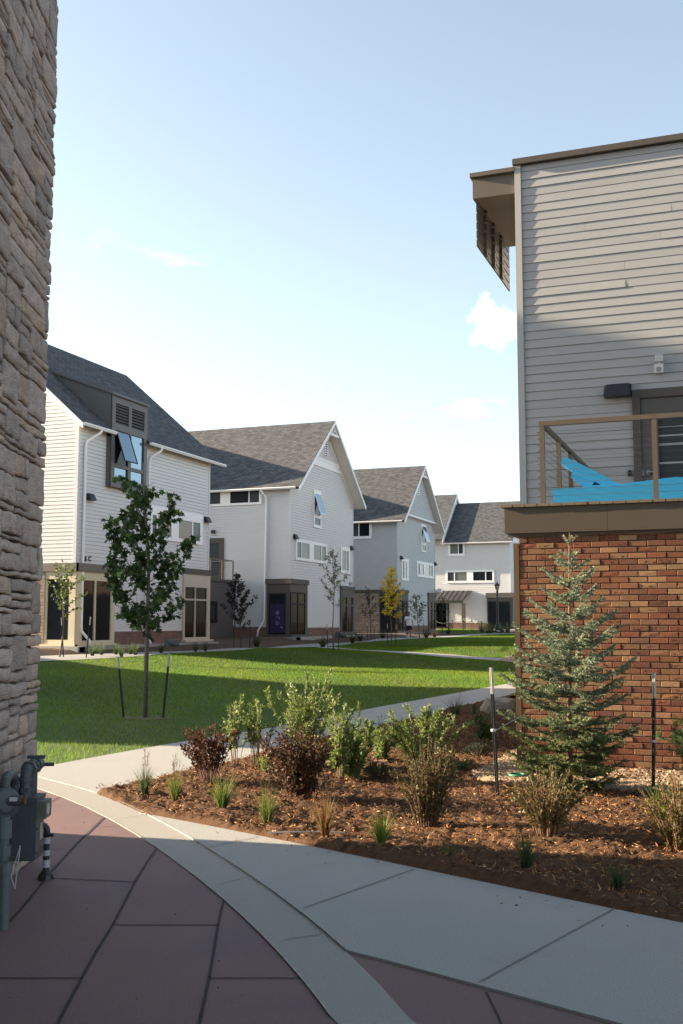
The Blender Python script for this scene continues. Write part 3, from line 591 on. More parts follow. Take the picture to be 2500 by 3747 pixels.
spout(h1, PX, [(by1 + .95, ze1 - .1, .46), (by1 + .9, ze1 - .25, .42), (sa2 + .06, ze1 - .55, .12), (sa2, ze1 - .75, .10), (sa2, 1.3, .10), (sa2 + .1, 1.0, .2), (sa2 + .12, .74, .25)])
M_let = mat('letter_bronze', (.035, .028, .022), .4)
lb_ = PX.px(*cv('C', 449, 790)); letters(h1, PX, 'B', lb_[0] + .10, lb_[1], .21, M_let); lc_ = PX.px(*cv('C', 496, 790)); letters(h1, PX, 'C', lc_[0], lc_[1], .21, M_let)
# ground floor: corner shopfront, far shopfront, brick skirt, stone pier
bk = MB(); PX.quad(bk, sb0, sb1, .4, sz1, .03); bk.face([PX.p(sb0, sz1, .03), PX.p(sb1, sz1, .03), PX.p(sb1, sz1, -.02), PX.p(sb0, sz1, -.02)]); bk.build('brick_skirt', M_farbrick, h1)
c0 = Y1; c1_ = PX.px(*cv('D', 704, 400))[0]; zb = PX.px(*cv('D', 690, 792))[1]
gx = PX.rect('D', 442, 275, 665, 765); gm = PX.px(*cv('D', 540, 500))[0]
window(h1, PX, (c0 + .02, c1_, zb, band1 - .3), [(gx[0], gm - .05, gx[2], gx[3], G_dark), (gm + .05, gx[1], gx[2], gx[3], G_dark)], M_cream, .10, 'storefront_window', .045)
ga = PY1.rect('D', 180, 268, 345, 765); gp0 = PY1.px(*cv('D', 157, 400))[0]
window(h1, PY1, (gp0, FX + .10, zb, band1 - .3), [(*ga, G_dark)], M_cream, .10, 'storefront_window', .045)
fb_ = MB(); PX.box(fb_, Y1 - .16, c1_ + .05, band1 - .32, band1, .0, .16); m_bb = mat('band_bronze', (.17, .145, .12), .5); fb_.build('fascia_band', m_bb, h1); fb_ = MB(); PY1.box(fb_, FX - 4.4, FX + .16, band1 - .32, band1, .005, .163); fb_.build('fascia_band', m_bb, h1)
sl = MB(); PX.box(sl, Y1 - .2, c1_ + .06, zb - .07, zb, .0, .2); PY1.box(sl, gp0 - .1, FX + .2, zb - .07, zb + .003, .006, .204); sl.build('sill', M_cream, h1)
ps = MB(); PY1.quad(ps, FX - 5, gp0, .4, band1 - .3, .12); PY1.quad(ps, gp0, FX + .14, .4, zb - .06, .14); PX.quad(ps, Y1 - .14, sb0, .4, zb - .06, .14); ps.build('stone_pier', M_stonefar, h1)
fr = PX.rect('D', 1272, 232, 1480, 750); g1 = PX.rect('D', 1281, 330, 1455, 740); gm = PX.px(*cv('D', 1363, 500))[0]; gh = PX.px(*cv('D', 1363, 436))[1]; fr = (fr[0], Y1b + .03, g1[2] - .12, PX.px(*cv('D', 1275, 222))[1])
window(h1, PX, fr, [(g1[0], gm - .04, g1[2], gh - .04, G_store), (gm + .04, g1[1], g1[2], gh - .04, G_store), (g1[0], gm - .04, gh + .04, g1[3], G_store), (gm + .04, g1[1], gh + .04, g1[3], G_store)], M_tan, .10, 'storefront_window', .045)
fb2 = MB(); PX.box(fb2, fr[0] - .03, Y1b + .08, fr[3], fr[3] + .26, 0, .14); fb2.build('fascia_band', M_brown2, h1)
sl2 = MB(); PX.box(sl2, fr[0] - .05, Y1b + .15, fr[2] - .09, fr[2], 0, .25); PX.box(sl2, fr[0], Y1b + .1, .4, fr[2] - .09, 0, .14); sl2.build('sill', M_tan, h1)
ap = MB(); ap.box(FX - .1, FX + .62, Y1 - .5, Y1b, .3, .775); ap.box(FX - 6, FX + .62, Y1 - .62, Y1 - .1, .3, .772); ap.build('apron', M_conc, h1)

# ---- end-gable houses
def gable_house(label, X1, Y0, depth, X0, zr, zw, band, base, msid, shake=False):
    h = empty('gable_house', (X1, Y0, base), label, 'house'); pa, pb = Pl('Y', Y0), Pl('X', X1); half = depth / 2; cy = Y0 + half; sl_ = (zr - zw) / half
    mb = MB(); back = lambda z: max(0, (z - zw + .16) / sl_)
    if shake:
        z = base + .6
        while z < zw - .22:
            a = X0
            ex_ = .20
            while a < X1 - .1:
                w = random.uniform(.14, .30); b = min(a + w, X1 - .1); q = .013 + random.uniform(-.004, .004); dz = random.uniform(-.008, .008)
                mb.face([pa.p(a + .004, z + dz, q), pa.p(b - .004, z + dz, q), pa.p(b - .004, z + ex_, .004), pa.p(a + .004, z + ex_, .004)]); mb.face([pa.p(a + .004, z + dz, 0), pa.p(b - .004, z + dz, 0), pa.p(b - .004, z + dz, q), pa.p(a + .004, z + dz, q)]); a = b
            z += ex_
    else: siding(mb, pa, base + .6, zw - .15, max(X0, X1 - 9), X1 - .12, gap=.022)
    siding(mb, pb, base + .6, zr - .3, lambda z: Y0 + .10 + back(z), lambda z: Y0 + depth - back(z), .1524 if not shake else .19, gap=.020)
    mb.box(X0, X1 - .02, Y0 + .02, Y0 + depth, base - .5, zw - .05); mb.face([(X1 - .02, Y0, zw - .05), (X1 - .02, Y0 + depth, zw - .05), (X1 - .02, cy, zr - .2)])
    mb.build('wall', msid, h)
    cb = MB(); cb.box(X1 - .12, X1 + .028, Y0 - .028, Y0 + .10, band, zw - .02); cb.build('corner_board', msid, h); cb = MB(); cb.box(X1 - .02, X1 + .028, Y0 + depth - .08, Y0 + depth + .02, band, zw - .02); cb.build('corner_board', msid, h)
    oh = .42; ze = zr - (half + oh) * sl_; og = .75
    rf = roof(h, 'X', X0, X1 + og, cy, half + oh, zr, ze); rakeboards(rf, 'X', X1 + og, cy, half + oh, zr, ze, 1)
    gutter(rf, 'X', X0, X1 + .55, Y0 - oh, ze, -1); gutter(rf, 'X', X1 - 2, X1 + og, Y0 + depth + oh, ze, 1)
    fz = MB(); 
    for s in (-1, 1):
        e0 = (cy + s * half, zw - .05); e1 = (cy, zr - .33)
        v = []
        for o in (0.0, .035): v += [(X1 + o, e0[0], e0[1] - .16), (X1 + o, e0[0], e0[1] + .02), (X1 + o, e1[0], e1[1] + .02), (X1 + o, e1[0], e1[1] - .16)]
        fz.quads(v, [(0, 1, 2, 3), (7, 6, 5, 4), (0, 4, 5, 1), (1, 5, 6, 2), (2, 6, 7, 3), (3, 7, 4, 0)])
    fz.build('frieze_board', M_trim, h)
    br = MB()   # decorative bracket under the ridge
    br.box(X1 + .02, X1 + og - .02, cy - .07, cy + .07, zr - .72, zr - .60); br.box(X1 + og - .16, X1 + og - .02, cy - .75, cy + .75, zr - .98, zr - .84)
    for s in (-1, 1): br.tube([(X1 + og - .09, cy + s * .72, zr - .9), (X1 + og - .09, cy, zr - .30)], .06, 4)
    br.tube([(X1 + .05, cy, zr - 1.35), (X1 + og - .1, cy, zr - .70)], .07, 4); br.build('gable_bracket', M_trim, h)
    # rear wing whose ridge runs away from us
    wx = X1 - 11.9; wg = MB(); wg.box(wx - 5.2, wx + 5.0, Y0 - .9, Y0 + depth + 6, base - .5, zw - .05); wg.face([(wx - 5.2, Y0 - .9, zw - .05), (wx + 5.0, Y0 - .9, zw - .05), (wx, Y0 - .9, zr)]); 
    wv = wg.build('unseen_wing', msid, h); roof(wv, 'Y', Y0 - .95, Y0 + depth + 6, wx, 5.4, zr + .05, zr - 5.4 * sl_ + .05)
    return h, pa, pb, rf, cy, half, ze
# H2
X2 = -24.13; Y2 = 55.56
h2, PA, PG, r2, cy2, hf2, ze2 = gable_house('white gable-ended house with a brown corner shopfront and open upper awning window', X2, Y2, 10.55, -41, 14.15, 9.72, 3.97, .84, M_white)
fr = PA.rect('E', 20, 770, 608, 957); z0, z1 = PA.px(*cv('E', 340, 922))[1], PA.px(*cv('E', 340, 788))[1]; xx = lambda x: PA.px(*cv('E', x, 855))[0]
window(h2, PA, (fr[0], fr[1], z0 - .13, min(z1 + .2, 9.46)), [(xx(60), xx(150), z0, z1, G_mid), (xx(156), xx(255), z0, z1, G_mid), (xx(340), xx(497), z0, z1, G_dark), (xx(506), xx(588), z0, z1, G_mid)])
spA = PA.px(*cv('E', 651, 1200))[0]
spout(h2, PA, [(spA - .2, ze2 - .1, .46), (spA - .15, ze2 - .2, .42), (spA, ze2 - .5, .12), (spA, ze2 - .7, .09), (spA - .10, 1.95, .09), (spA - .12, 1.75, .10), (spA - .42, 1.25, .2), (spA - .45, .86, .22)])
fr = PA.rect('E', 100, 1226, 278, 1572); gd_ = PA.rect('E', 155, 1268, 242, 1545)
window(h2, PA, (fr[0], fr[1], fr[2], fr[3]), [(*gd_, G_mid)], M_brown2, .09, 'balcony_door', .05)
lm = MB(); q = PA.rect('E', 180, 1152, 208, 1182); PA.box(lm, *q, .02, .14); lm.build('lantern', M_lamp, h2)
# corner shopfront: side with a banner in its door, gable side glazed
s0, _, _, zt = PA.rect('F', 597, 96, 805, 590)[0:4]; s1 = PG.px(*cv('F', 968, 300))[0]
bx = MB(); bx.box(s0, X2 + .10, Y2 - .10, s1, .5, zt); bx.box(s0 - .05, X2 + .18, Y2 - .18, s1 + .05, zt, zt + .28); bx.box(s0 - .1, X2 + .35, Y2 - .35, s1 + .1, .5, .98); shop = bx.build('corner_shopfront', M_brown2, h2)
P2a, P2b = Pl('Y', Y2 - .10), Pl('X', X2 + .10)
dr = P2a.rect('F', 615, 187, 770, 577); dh = P2a.px(*cv('F', 690, 287))[1]
window(shop, P2a, dr, [(dr[0] + .10, dr[1] - .10, dh + .05, dr[3] - .1, G_dark), (dr[0] + .10, dr[1] - .10, dr[2] + .12, dh - .05, G_dark)], M_alu, .04, 'shop_door', .015)
gr_ = P2b.rect('F', 818, 190, 950, 575); ga0, ga1 = P2b.px(*cv('F', 820, 300))[0], P2b.px(*cv('F', 950, 300))[0]; gm = P2b.px(*cv('F', 885, 300))[0]; gh = P2b.px(*cv('F', 885, 289))[1]; gz_0, gz_1 = P2b.px(*cv('F', 885, 573))[1], P2b.px(*cv('F', 885, 189))[1]
window(shop, P2b, (ga0 - .08, ga1 + .08, gz_0 - .08, gz_1 + .08), [(ga0, gm - .05, gz_0, gh - .05, G_store), (gm + .05, ga1, gz_0, gh - .05, G_store), (ga0, gm - .05, gh + .05, gz_1, G_store), (gm + .05, ga1, gh + .05, gz_1, G_store)], M_alu, .05, 'shop_window', .02)
# banner: purple cloth with pale letters and a star
bq = P2a.rect('F', 628, 292, 765, 562); ban = empty('banner', ((bq[0] + bq[1]) / 2, Y2 - .16, bq[2]), 'dark purple banner with pale Greek letters and a star inside the brown shop door', 'banner')
mb = MB(); n_ = 14
for i in range(n_):
    for j in range(6):
        A = lambda k: bq[0] + (bq[1] - bq[0]) * k / n_; Zz = lambda k: bq[2] + (bq[3] - bq[2]) * k / 6; off = lambda k: .05 + .008 * math.sin(k * 1.3)
        mb.face([P2a.p(A(i), Zz(j), off(i)), P2a.p(A(i + 1), Zz(j), off(i + 1)), P2a.p(A(i + 1), Zz(j + 1), off(i + 1)), P2a.p(A(i), Zz(j + 1), off(i))])
mb.build('cloth', mat('banner_purple', (.034, .018, .085), .75, .15, 5), ban)
lt = MB(); lm_ = mat('banner_ink', (.46, .40, .58), .7)
def stroke(p, q, w=.026):
    p, q = np.array(p, float), np.array(q, float); t = unit(q - p); nn = np.array([-t[1], t[0]]) * w / 2
    lt.face([P2a.p(*(p - nn), .064), P2a.p(*(q - nn), .064), P2a.p(*(q + nn), .064), P2a.p(*(p + nn), .064)])
def glyph(x, y): return np.array(P2a.px(*cv('F', x, y)))
ce = glyph(698, 372); ang = [i * math.pi / 8 for i in range(17)]
for i in range(16): stroke(ce + np.array([math.sin(ang[i]) * .075, math.cos(ang[i]) * .11]), ce + np.array([math.sin(ang[i + 1]) * .075, math.cos(ang[i + 1]) * .11]))
stroke(ce + [-.12, 0], ce + [.12, 0])
g0 = glyph(700, 425); stroke(g0 + [-.11, .07], g0 + [.11, .07]); stroke(g0 + [.11, .07], g0 + [.11, -.075]) 
t0 = glyph(700, 470); stroke(t0 + [-.10, .11], t0 + [-.10, -.11]); stroke(t0 + [-.10, .11], t0 + [.11, .0]); stroke(t0 + [-.10, -.11], t0 + [.11, .0])
s_ = glyph(738, 510); pts = [s_ + np.array([math.sin(k * math.pi / 5), math.cos(k * math.pi / 5)]) * (.075 if k % 2 == 0 else .03) for k in range(10)]; lt.face([P2a.p(*p, .064) for p in pts])
lt.build('lettering', lm_, ban)
# gable windows
def awning(h, pg, cr, fr, up, low):
    f = pg.rect(cr, *fr); u = pg.rect(cr, *up); l = pg.rect(cr, *low); a0, a1 = f[0] + .12, f[1] - .12
    window(h, pg, f, [(a0, a1, u[2], u[3], G_dark), (a0, a1, l[2], l[3], G_mid)]); sash(h, pg, (a0 - .02, a1 + .02, u[2] - .02, u[3] + .02), R(17), M_trim, G_sky)
awning(h2, PG, 'G', (652, 1310, 770, 1950), (655, 1365, 750, 1735), (655, 1765, 745, 1895))
yy = lambda x: PG.px(*cv('E', x, 1330))[0]; zt_, zb_ = PG.px(*cv('E', 905, 1252))[1], PG.px(*cv('E', 905, 1385))[1]
window(h2, PG, (yy(893), yy(1158), zb_ - .16, zt_ + .16), [(yy(903), yy(937), zb_, zt_, G_mid), (yy(941), yy(1008), zb_, zt_, G_blind), (yy(1046), yy(1110), zb_, zt_, G_blind), (yy(1116), yy(1150), zb_, zt_, G_mid)])
zt_, zb_ = PG.px(*cv('E', 1288, 1325))[1], PG.px(*cv('E', 1288, 1495))[1]
window(h2, PG, (yy(1281), yy(1358), zb_ - .2, zt_ + .25), [(yy(1290), yy(1322), zb_, zt_, G_blind), (yy(1327), yy(1346), zb_, zt_, G_mid)])
for x, y in ((888, 1208), (1374, 1305)): walllamp(h2, PG, *PG.px(*cv('E', x, y)))
vt = MB(); v0, v1, vz0, vz1 = PG.rect('G', 835, 400, 885, 772); vt.quads([], []); PG.box(vt, v0, v1, vz0 - .05, vz1, .02, .05); vf = vt.build('gable_vent', M_trim, h2)
sv = MB(); z = vz0
while z < vz1 - .1: PG.box(sv, v0 + .08, v1 - .08, z, z + .07, .05, .054); z += .145
sv.build('louvre', M_alu, vf)
tb = MB(); tz = PG.px(*cv('G', 640, 730))[1]; bk_ = lambda z: (z - 9.60) / ((14.15 - 9.72) / hf2)
for zz in (tz - .02, tz - .42): PG.box(tb, Y2 + bk_(zz) + .1, Y2 + 10.55 - bk_(zz) - .1, zz - .15, zz, .0, .045)
PG.box(tb, Y2 + bk_(tz) + .1, Y2 + 10.55 - bk_(tz) - .1, tz - .42, tz - .17, .0, .026); tb.build('trim_band', M_trim, h2)
def shop2(h, pg, cr, fr, gl, mx_, my, m, band):
    f = pg.rect(cr, *fr); g = pg.rect(cr, *gl); a = pg.px(*cv(cr, mx_, my))
    window(h, pg, f, [(g[0], a[0] - .05, g[2], a[1] - .05, G_store), (a[0] + .05, g[1], g[2], a[1] - .05, G_store), (g[0], a[0] - .05, a[1] + .05, g[3], G_store), (a[0] + .05, g[1], a[1] + .05, g[3], G_store)], m, .10, 'storefront_window', .045)
    b = MB(); pg.box(b, f[0] - .04, f[1] + .06, f[3], f[3] + band, 0, .15); b.build('fascia_band', m, h); b = MB(); pg.box(b, f[0] - .03, f[1] + .3, .3, f[2], 0, .13); b.build('sill_base', m, h)
shop2(h2, PG, 'F', (1290, 145, 1418, 566), (1300, 222, 1402, 552), 1350, 302, M_brown2, .22)
dl = PG.px(*cv('E', 1357, 1625)); letters(h2, PG, 'D', dl[0], dl[1], .20, M_let); el = PG.px(*cv('E', 1376, 1627)); letters(h2, PG, 'E', el[0], el[1], .20, M_let)
def skirt(h, pg, a0, a1, z1):
    b = MB(); pg.quad(b, a0, a1, .3, z1, .03); pg.box(b, a0, a1, z1, z1 + .06, -.02, .045); b.build('brick_skirt', M_farbrick, h)
zk = PG.px(*cv('F', 1100, 523))[1]; skirt(h2, PG, s1, PG.px(*cv('F', 1290, 400))[0], zk); skirt(h2, PA, -29, s0, PA.px(*cv('F', 400, 518))[1])
ap = MB(); ap.box(X2 - .1, X2 + .7, Y2 - .6, Y2 + 11, .3, .87); ap.box(-29, X2 + .7, Y2 - .62, Y2, .3, .865); ap.build('apron', M_conc, h2)

# annex between the first two houses
XA = atY(*cv('E', 385, 1580), Y2)[0]; zA = atY(*cv('E', 385, 1590), Y2)[2]; PN = Pl('X', XA)
an = empty('annex', (XA, 50, .7), 'single-storey dark grey annex with a balcony on its roof between two white houses', 'annex')
mb = MB(); mb.box(-33, XA - .02, Y1b + .0, Y2 - .02, .3, zA - .1); siding(mb, PN, .75, zA - .1, Y1b, Y2 - .03, .18); mb.box(-33, XA + .10, Y1b, Y2 - .03, zA - .1, zA + .04); mb.build('wall', M_annex, an)
w = PN.rect('E', 128, 1762, 217, 1952); gi = (w[0] + .25, w[1] - .22, w[2] + .2, w[3] - .2); window(an, PN, w, [(*gi, G_dark)], M_alu, .06)
rl = MB(); zt = PN.px(*cv('E', 312, 1416))[1]; YS = [PN.px(*cv('E', x, 1490))[0] for x in (60, 166, 265, 360)]
for y in YS: rl.box(XA - .03, XA + .03, y - .03, y + .03, zA, zt)
rl.box(XA - .035, XA + .035, YS[0], YS[-1], zt, zt + .06); rl.box(-33, XA, YS[-1] - .03, YS[-1] + .03, zt + .001, zt + .058)
for k in range(7): rl.box(XA - .006, XA + .006, YS[0], YS[-1], zA + .12 + k * .12, zA + .132 + k * .12)
rl.build('balcony_railing', mat('rail_bronze', (.20, .17, .14), .45), an)

# H3 blue-grey
X3 = -24.48; Y3 = 76.80
h3, PA3, PG3, r3, cy3, hf3, ze3 = gable_house('blue-grey shake-sided gable house with a stone ground floor and projecting attic', X3, Y3, 10.6, -42, 14.3, 9.72, 3.97, .84, M_blue, True)
x3 = lambda x, y=640: PA3.px(*cv('H', x, y))[0]
z0, z1 = PA3.px(*cv('H', 150, 700))[1], PA3.px(*cv('H', 150, 570))[1]
window(h3, PA3, (x3(40), x3(248), z0 - .2, min(z1 + .15, 9.46)), [(x3(60), x3(141), z0, z1, G_mid), (x3(148), x3(230), z0, z1, G_dark)])
st = PA3.rect('I', 300, 372, 753, 850); mb = MB(); PA3.quad(mb, -32, st[1], .3, PA3.px(*cv('I', 600, 374))[1], .10); mb.face([PA3.p(st[1], .3, .1), PA3.p(st[1], .3, 0), PA3.p(st[1], st[3], 0), PA3.p(st[1], st[3], .1)]); mb.build('stone_base', M_stonefar, h3)
zt = PA3.px(*cv('I', 600, 372))[1]; mb = MB(); PA3.box(mb, -32, X3 + .1, zt, zt + .22, 0, .16); 
s1 = PG3.px(*cv('I', 1070, 500))[0]; PG3.box(mb, Y3 - .10, s1, zt + .003, zt + .223, 0, .16); mb.build('fascia_band', M_brown2, h3)
bx = MB(); bx.box(st[1], X3 + .08, Y3 - .08, s1, .4, zt); shop = bx.build('corner_shopfront', M_brown2, h3)
P3a, P3b = Pl('Y', Y3 - .08), Pl('X', X3 + .08)
q = P3a.rect('I', 762, 400, 938, 828); window(shop, P3a, q, [(q[0] + .15, (q[0] + q[1]) / 2 - .06, q[2] + .2, q[3] - .6, G_dark), ((q[0] + q[1]) / 2 + .06, q[1] - .15, q[2] + .2, q[3] - .6, G_dark)], M_alu, .05, 'shop_door', .02)
q = P3b.rect('I', 962, 458, 1066, 805); am = (q[0] + q[1]) / 2; hz = q[2] + (q[3] - q[2]) * .74
window(shop, P3b, q, [(q[0] + .1, am - .06, q[2] + .1, hz - .05, G_store), (am + .06, q[1] - .1, q[2] + .1, hz - .05, G_store), (q[0] + .1, am - .06, hz + .05, q[3] - .05, G_store), (am + .06, q[1] - .1, hz + .05, q[3] - .05, G_store)], M_alu, .05, 'shop_window', .02)
awning(h3, PG3, 'H', (648, 598, 688, 832), (653, 615, 684, 752), (653, 770, 684, 820))
y3 = lambda x, y=970: PG3.px(*cv('H', x, y))[0]
zt_, zb_ = PG3.px(*cv('H', 495, 903))[1], PG3.px(*cv('H', 495, 1040))[1]; window(h3, PG3, (y3(489), y3(545), zb_ - .2, zt_ + .2), [(y3(495), y3(508), zb_, zt_, G_mid), (y3(511), y3(530), zb_, zt_, G_half)])
zt_, zb_ = PG3.px(*cv('H', 620, 922))[1], PG3.px(*cv('H', 620, 1010))[1]; window(h3, PG3, (y3(614), y3(752), zb_ - .2, zt_ + .2), [(y3(620), y3(636), zb_, zt_, G_mid), (y3(638), y3(668), zb_, zt_, G_half), (y3(688), y3(719), zb_, zt_, G_half), (y3(723), y3(741), zb_, zt_, G_mid)])
for x, y in ((485, 874), (763, 926)): walllamp(h3, PG3, *PG3.px(*cv('H', x, y)))
# projecting attic gable
zj = PG3.px(*cv('H', 500, 525))[1]; PJ = Pl('X', X3 + .28); mb = MB(); bj = lambda z: (z - 9.56) / ((14.3 - 9.72) / hf3)
siding(mb, PJ, zj + .30, 13.9, lambda z: Y3 + bj(z) + .05, lambda z: Y3 + 10.6 - bj(z) - .05, .19); mb.box(X3, X3 + .27, Y3 + bj(zj + .3) + .1, Y3 + 10.5 - bj(zj + .3), zj + .12, zj + .3); mb.build('attic_gable', M_blue, h3)
tb = MB(); PG3.box(tb, Y3 + .46, Y3 + 10.14, zj, zj + .12, 0, .34); tb.build('trim_band', M_trim, h3)
vt = MB(); v0, v1, vz0, vz1 = PJ.rect('H', 615, 232, 634, 366); PJ.box(vt, v0, v1, vz0, vz1, .02, .05); vf = vt.build('gable_vent', M_trim, h3); sv = MB(); z = vz0 + .1
while z < vz1 - .15: PJ.box(sv, v0 + .12, v1 - .12, z, z + .08, .05, .054); z += .18
sv.build('louvre', M_alu, vf)
shop2(h3, PG3, 'I', (1300, 405, 1388, 800), (1308, 480, 1380, 790), 1345, 560, M_brown2, .25)
zk = PG3.px(*cv('I', 1200, 757))[1]; skirt(h3, PG3, s1, PG3.px(*cv('I', 1300, 600))[0], zk)
fl_ = MB(); c_ = PG3.px(*cv('I', 1388, 342)); fl_.tube([PG3.p(c_[0], c_[1], .02), PG3.p(c_[0], c_[1], .30)], .05, 8); fl_.obox(PG3.p(c_[0], c_[1] - .05, .42), (.16, 0, 0), (0, .2, 0), (0, 0, .16)); fl_.build('flood_lamp', M_trim, h3)
ap = MB(); ap.box(X3 - .1, X3 + .8, Y3 - .7, Y3 + 11, .3, .88); ap.box(-32, X3 + .8, Y3 - .72, Y3, .3, .875); ap.build('apron', M_conc, h3)

# H4 at the far end
X4, Y4 = -21.86, 106.1; PA4, PG4 = Pl('Y', Y4), Pl('X', X4)
h4 = empty('end_house', (X4, Y4, 1.0), 'pale grey house closing the far end, with a metal entrance canopy on one post', 'house')
zw4 = 10.15; zr4 = 14.45; hf4 = 5.1; mb = MB(); siding(mb, PA4, 1.6, zw4 - .2, -34, X4 - .12, .19, gap=.030); siding(mb, PG4, 1.6, zw4, Y4 + .1, Y4 + 10)
mb.box(-42, X4 - .02, Y4 + .02, Y4 + 10.2, .5, zw4 - .05); mb.face([(X4, Y4, zw4), (X4, Y4 + 10.2, zw4), (X4, Y4 + 5.1, zr4 - .2)]); mb.build('wall', M_white2, h4)
cb = MB(); cb.box(X4 - .12, X4 + .03, Y4 - .03, Y4 + .1, 4.2, zw4); cb.build('corner_board', M_white2, h4)
sl4 = (zr4 - zw4) / hf4; ze4 = zr4 - (hf4 + .45) * sl4
r4 = roof(h4, 'X', -28.6, X4 + .3, Y4 + hf4, hf4 + .45, zr4, ze4); gutter(r4, 'X', -29, X4 + .35, Y4 - .45, ze4, -1)
r4b = roof(h4, 'X', -46, -28.6, Y4 + hf4, hf4 + 1.2, zr4 + 1.0, zr4 + 1.0 - (hf4 + 1.2) * sl4, name='upper_roof'); rakeboards(r4b, 'X', -28.6, Y4 + hf4, hf4 + 1.2, zr4 + 1.0, zr4 + 1.0 - (hf4 + 1.2) * sl4, 1, .5)
uw = MB(); uw.face([(-28.7, Y4 - .6, ze4 + .2), (-28.7, Y4 + 10.8, ze4 + .2), (-28.7, Y4 + hf4, zr4 + .9)]); uw.build('attic_gable', M_white2, h4)
x4 = lambda x, cr='K', y=870: PA4.px(*cv(cr, x, y))[0]
z0, z1 = PA4.px(*cv('K', 440, 965))[1], PA4.px(*cv('K', 440, 780))[1]; window(h4, PA4, (x4(352), x4(592), z0 - .25, min(z1 + .15, 9.85)), [(x4(385), x4(497), z0, z1, G_blind), (x4(508), x4(566), z0, z1, G_mid)])
z0, z1 = PA4.px(*cv('J', 440, 297))[1], PA4.px(*cv('J', 440, 172))[1]; xj = lambda x: x4(x, 'J', 230)
window(h4, PA4, (xj(325), xj(1015), z0 - .22, z1 + .2), [(xj(350), xj(440), z0, z1, G_mid), (xj(453), xj(624), z0, z1, G_blind), (xj(715), xj(888), z0, z1, G_dark), (xj(900), xj(990), z0, z1, G_dark)])
q = PG4.rect('K', 1280, 755, 1345, 930); window(h4, PG4, (q[0], q[0] + 2.2, q[2], q[3]), [(q[0] + .25, q[0] + 1.9, q[2] + .2, q[3] - .2, G_blind)])
q = PA4.rect('J', 918, 540, 1320, 990); bx = MB(); bx.box(q[0], X4 + .25, Y4 - .25, Y4 + 4, .5, q[3]); bx.box(q[0] - .1, X4 + .4, Y4 - .4, Y4 + 4, q[3], q[3] + .5); shop = bx.build('corner_shopfront', mat('store_grey', (.11, .105, .10), .55), h4)
P4 = Pl('Y', Y4 - .25); g = P4.rect('J', 940, 605, 1232, 965); m1 = (g[0] + g[1]) / 2; window(shop, P4, (g[0] - .1, g[1] + .1, g[2] - .05, g[3] + .1), [(g[0], m1 - .06, g[2], g[3], G_dark), (m1 + .06, g[1], g[2], g[3], G_dark)], M_alu, .05, 'shop_window', .02)
q = PA4.rect('J', 175, 590, 368, 968); window(h4, PA4, q, [(q[0] + .1, q[0] + .9, q[2] + .1, q[3] - .1, G_half), (q[0] + 1.1, q[1] - 1.4, q[2] + .1, q[3] - .1, G_dark), (q[1] - 1.25, q[1] - .1, q[2] + .1, q[3] - .1, G_half)], M_alu, .08, 'entrance_door', .05)
zk = PA4.px(*cv('J', 600, 905))[1]; skirt(h4, PA4, -31, x4(918, 'J', 900), zk)
# canopy with standing seams
ca0, ca1 = -34.0, PA4.px(*cv('J', 695, 437))[0]; zc1 = PA4.px(*cv('J', 600, 434))[1]; zc0 = zc1 - 1.05; cd = 2.6
mb = MB(); mb.quads([(ca0, Y4, zc1), (ca1, Y4, zc1), (ca1 - .35, Y4 - cd, zc0), (ca0, Y4 - cd, zc0), (ca0, Y4, zc1 - .1), (ca1, Y4, zc1 - .1), (ca1 - .35, Y4 - cd, zc0 - .1), (ca0, Y4 - cd, zc0 - .1)], [(0, 1, 2, 3), (7, 6, 5, 4), (0, 4, 5, 1), (1, 5, 6, 2), (2, 6, 7, 3), (3, 7, 4, 0)])
a = ca0
while a < ca1 - .2: mb.tube([(a, Y4 - .02, zc1 + .02), (a, Y4 - cd, zc0 + .02)], .022, 4); a += .52
mb.box(ca0, ca1 - .3, Y4 - cd - .06, Y4 - cd + .12, zc0 - .28, zc0 - .08); can = mb.build('canopy', mat('canopy_metal', (.055, .053, .048), .4, .1, 2), h4)
mb = MB(); px_ = atY(*cv('J', 575, 800), Y4 - cd)[0]; mb.box(px_ - .16, px_ + .16, Y4 - cd - .14, Y4 - cd + .18, .9, zc0 - .28); mb.build('canopy_post', M_brown, can)
ap = MB(); ap.box(-36, X4 + 1, Y4 - 3.4, Y4, .5, 1.02); ap.build('apron', M_conc, h4)

# ---- right-hand brick building with deck
YB, YW = 12.38, 16.4; XB = -2.44; PW = Pl('Y', YW); PBK = Pl('Y', YB)
rb = empty('brick_building', (XB, YB, 0), 'red brick building with a roof deck, grey lap-sided upper storey and slatted overhang', 'building')
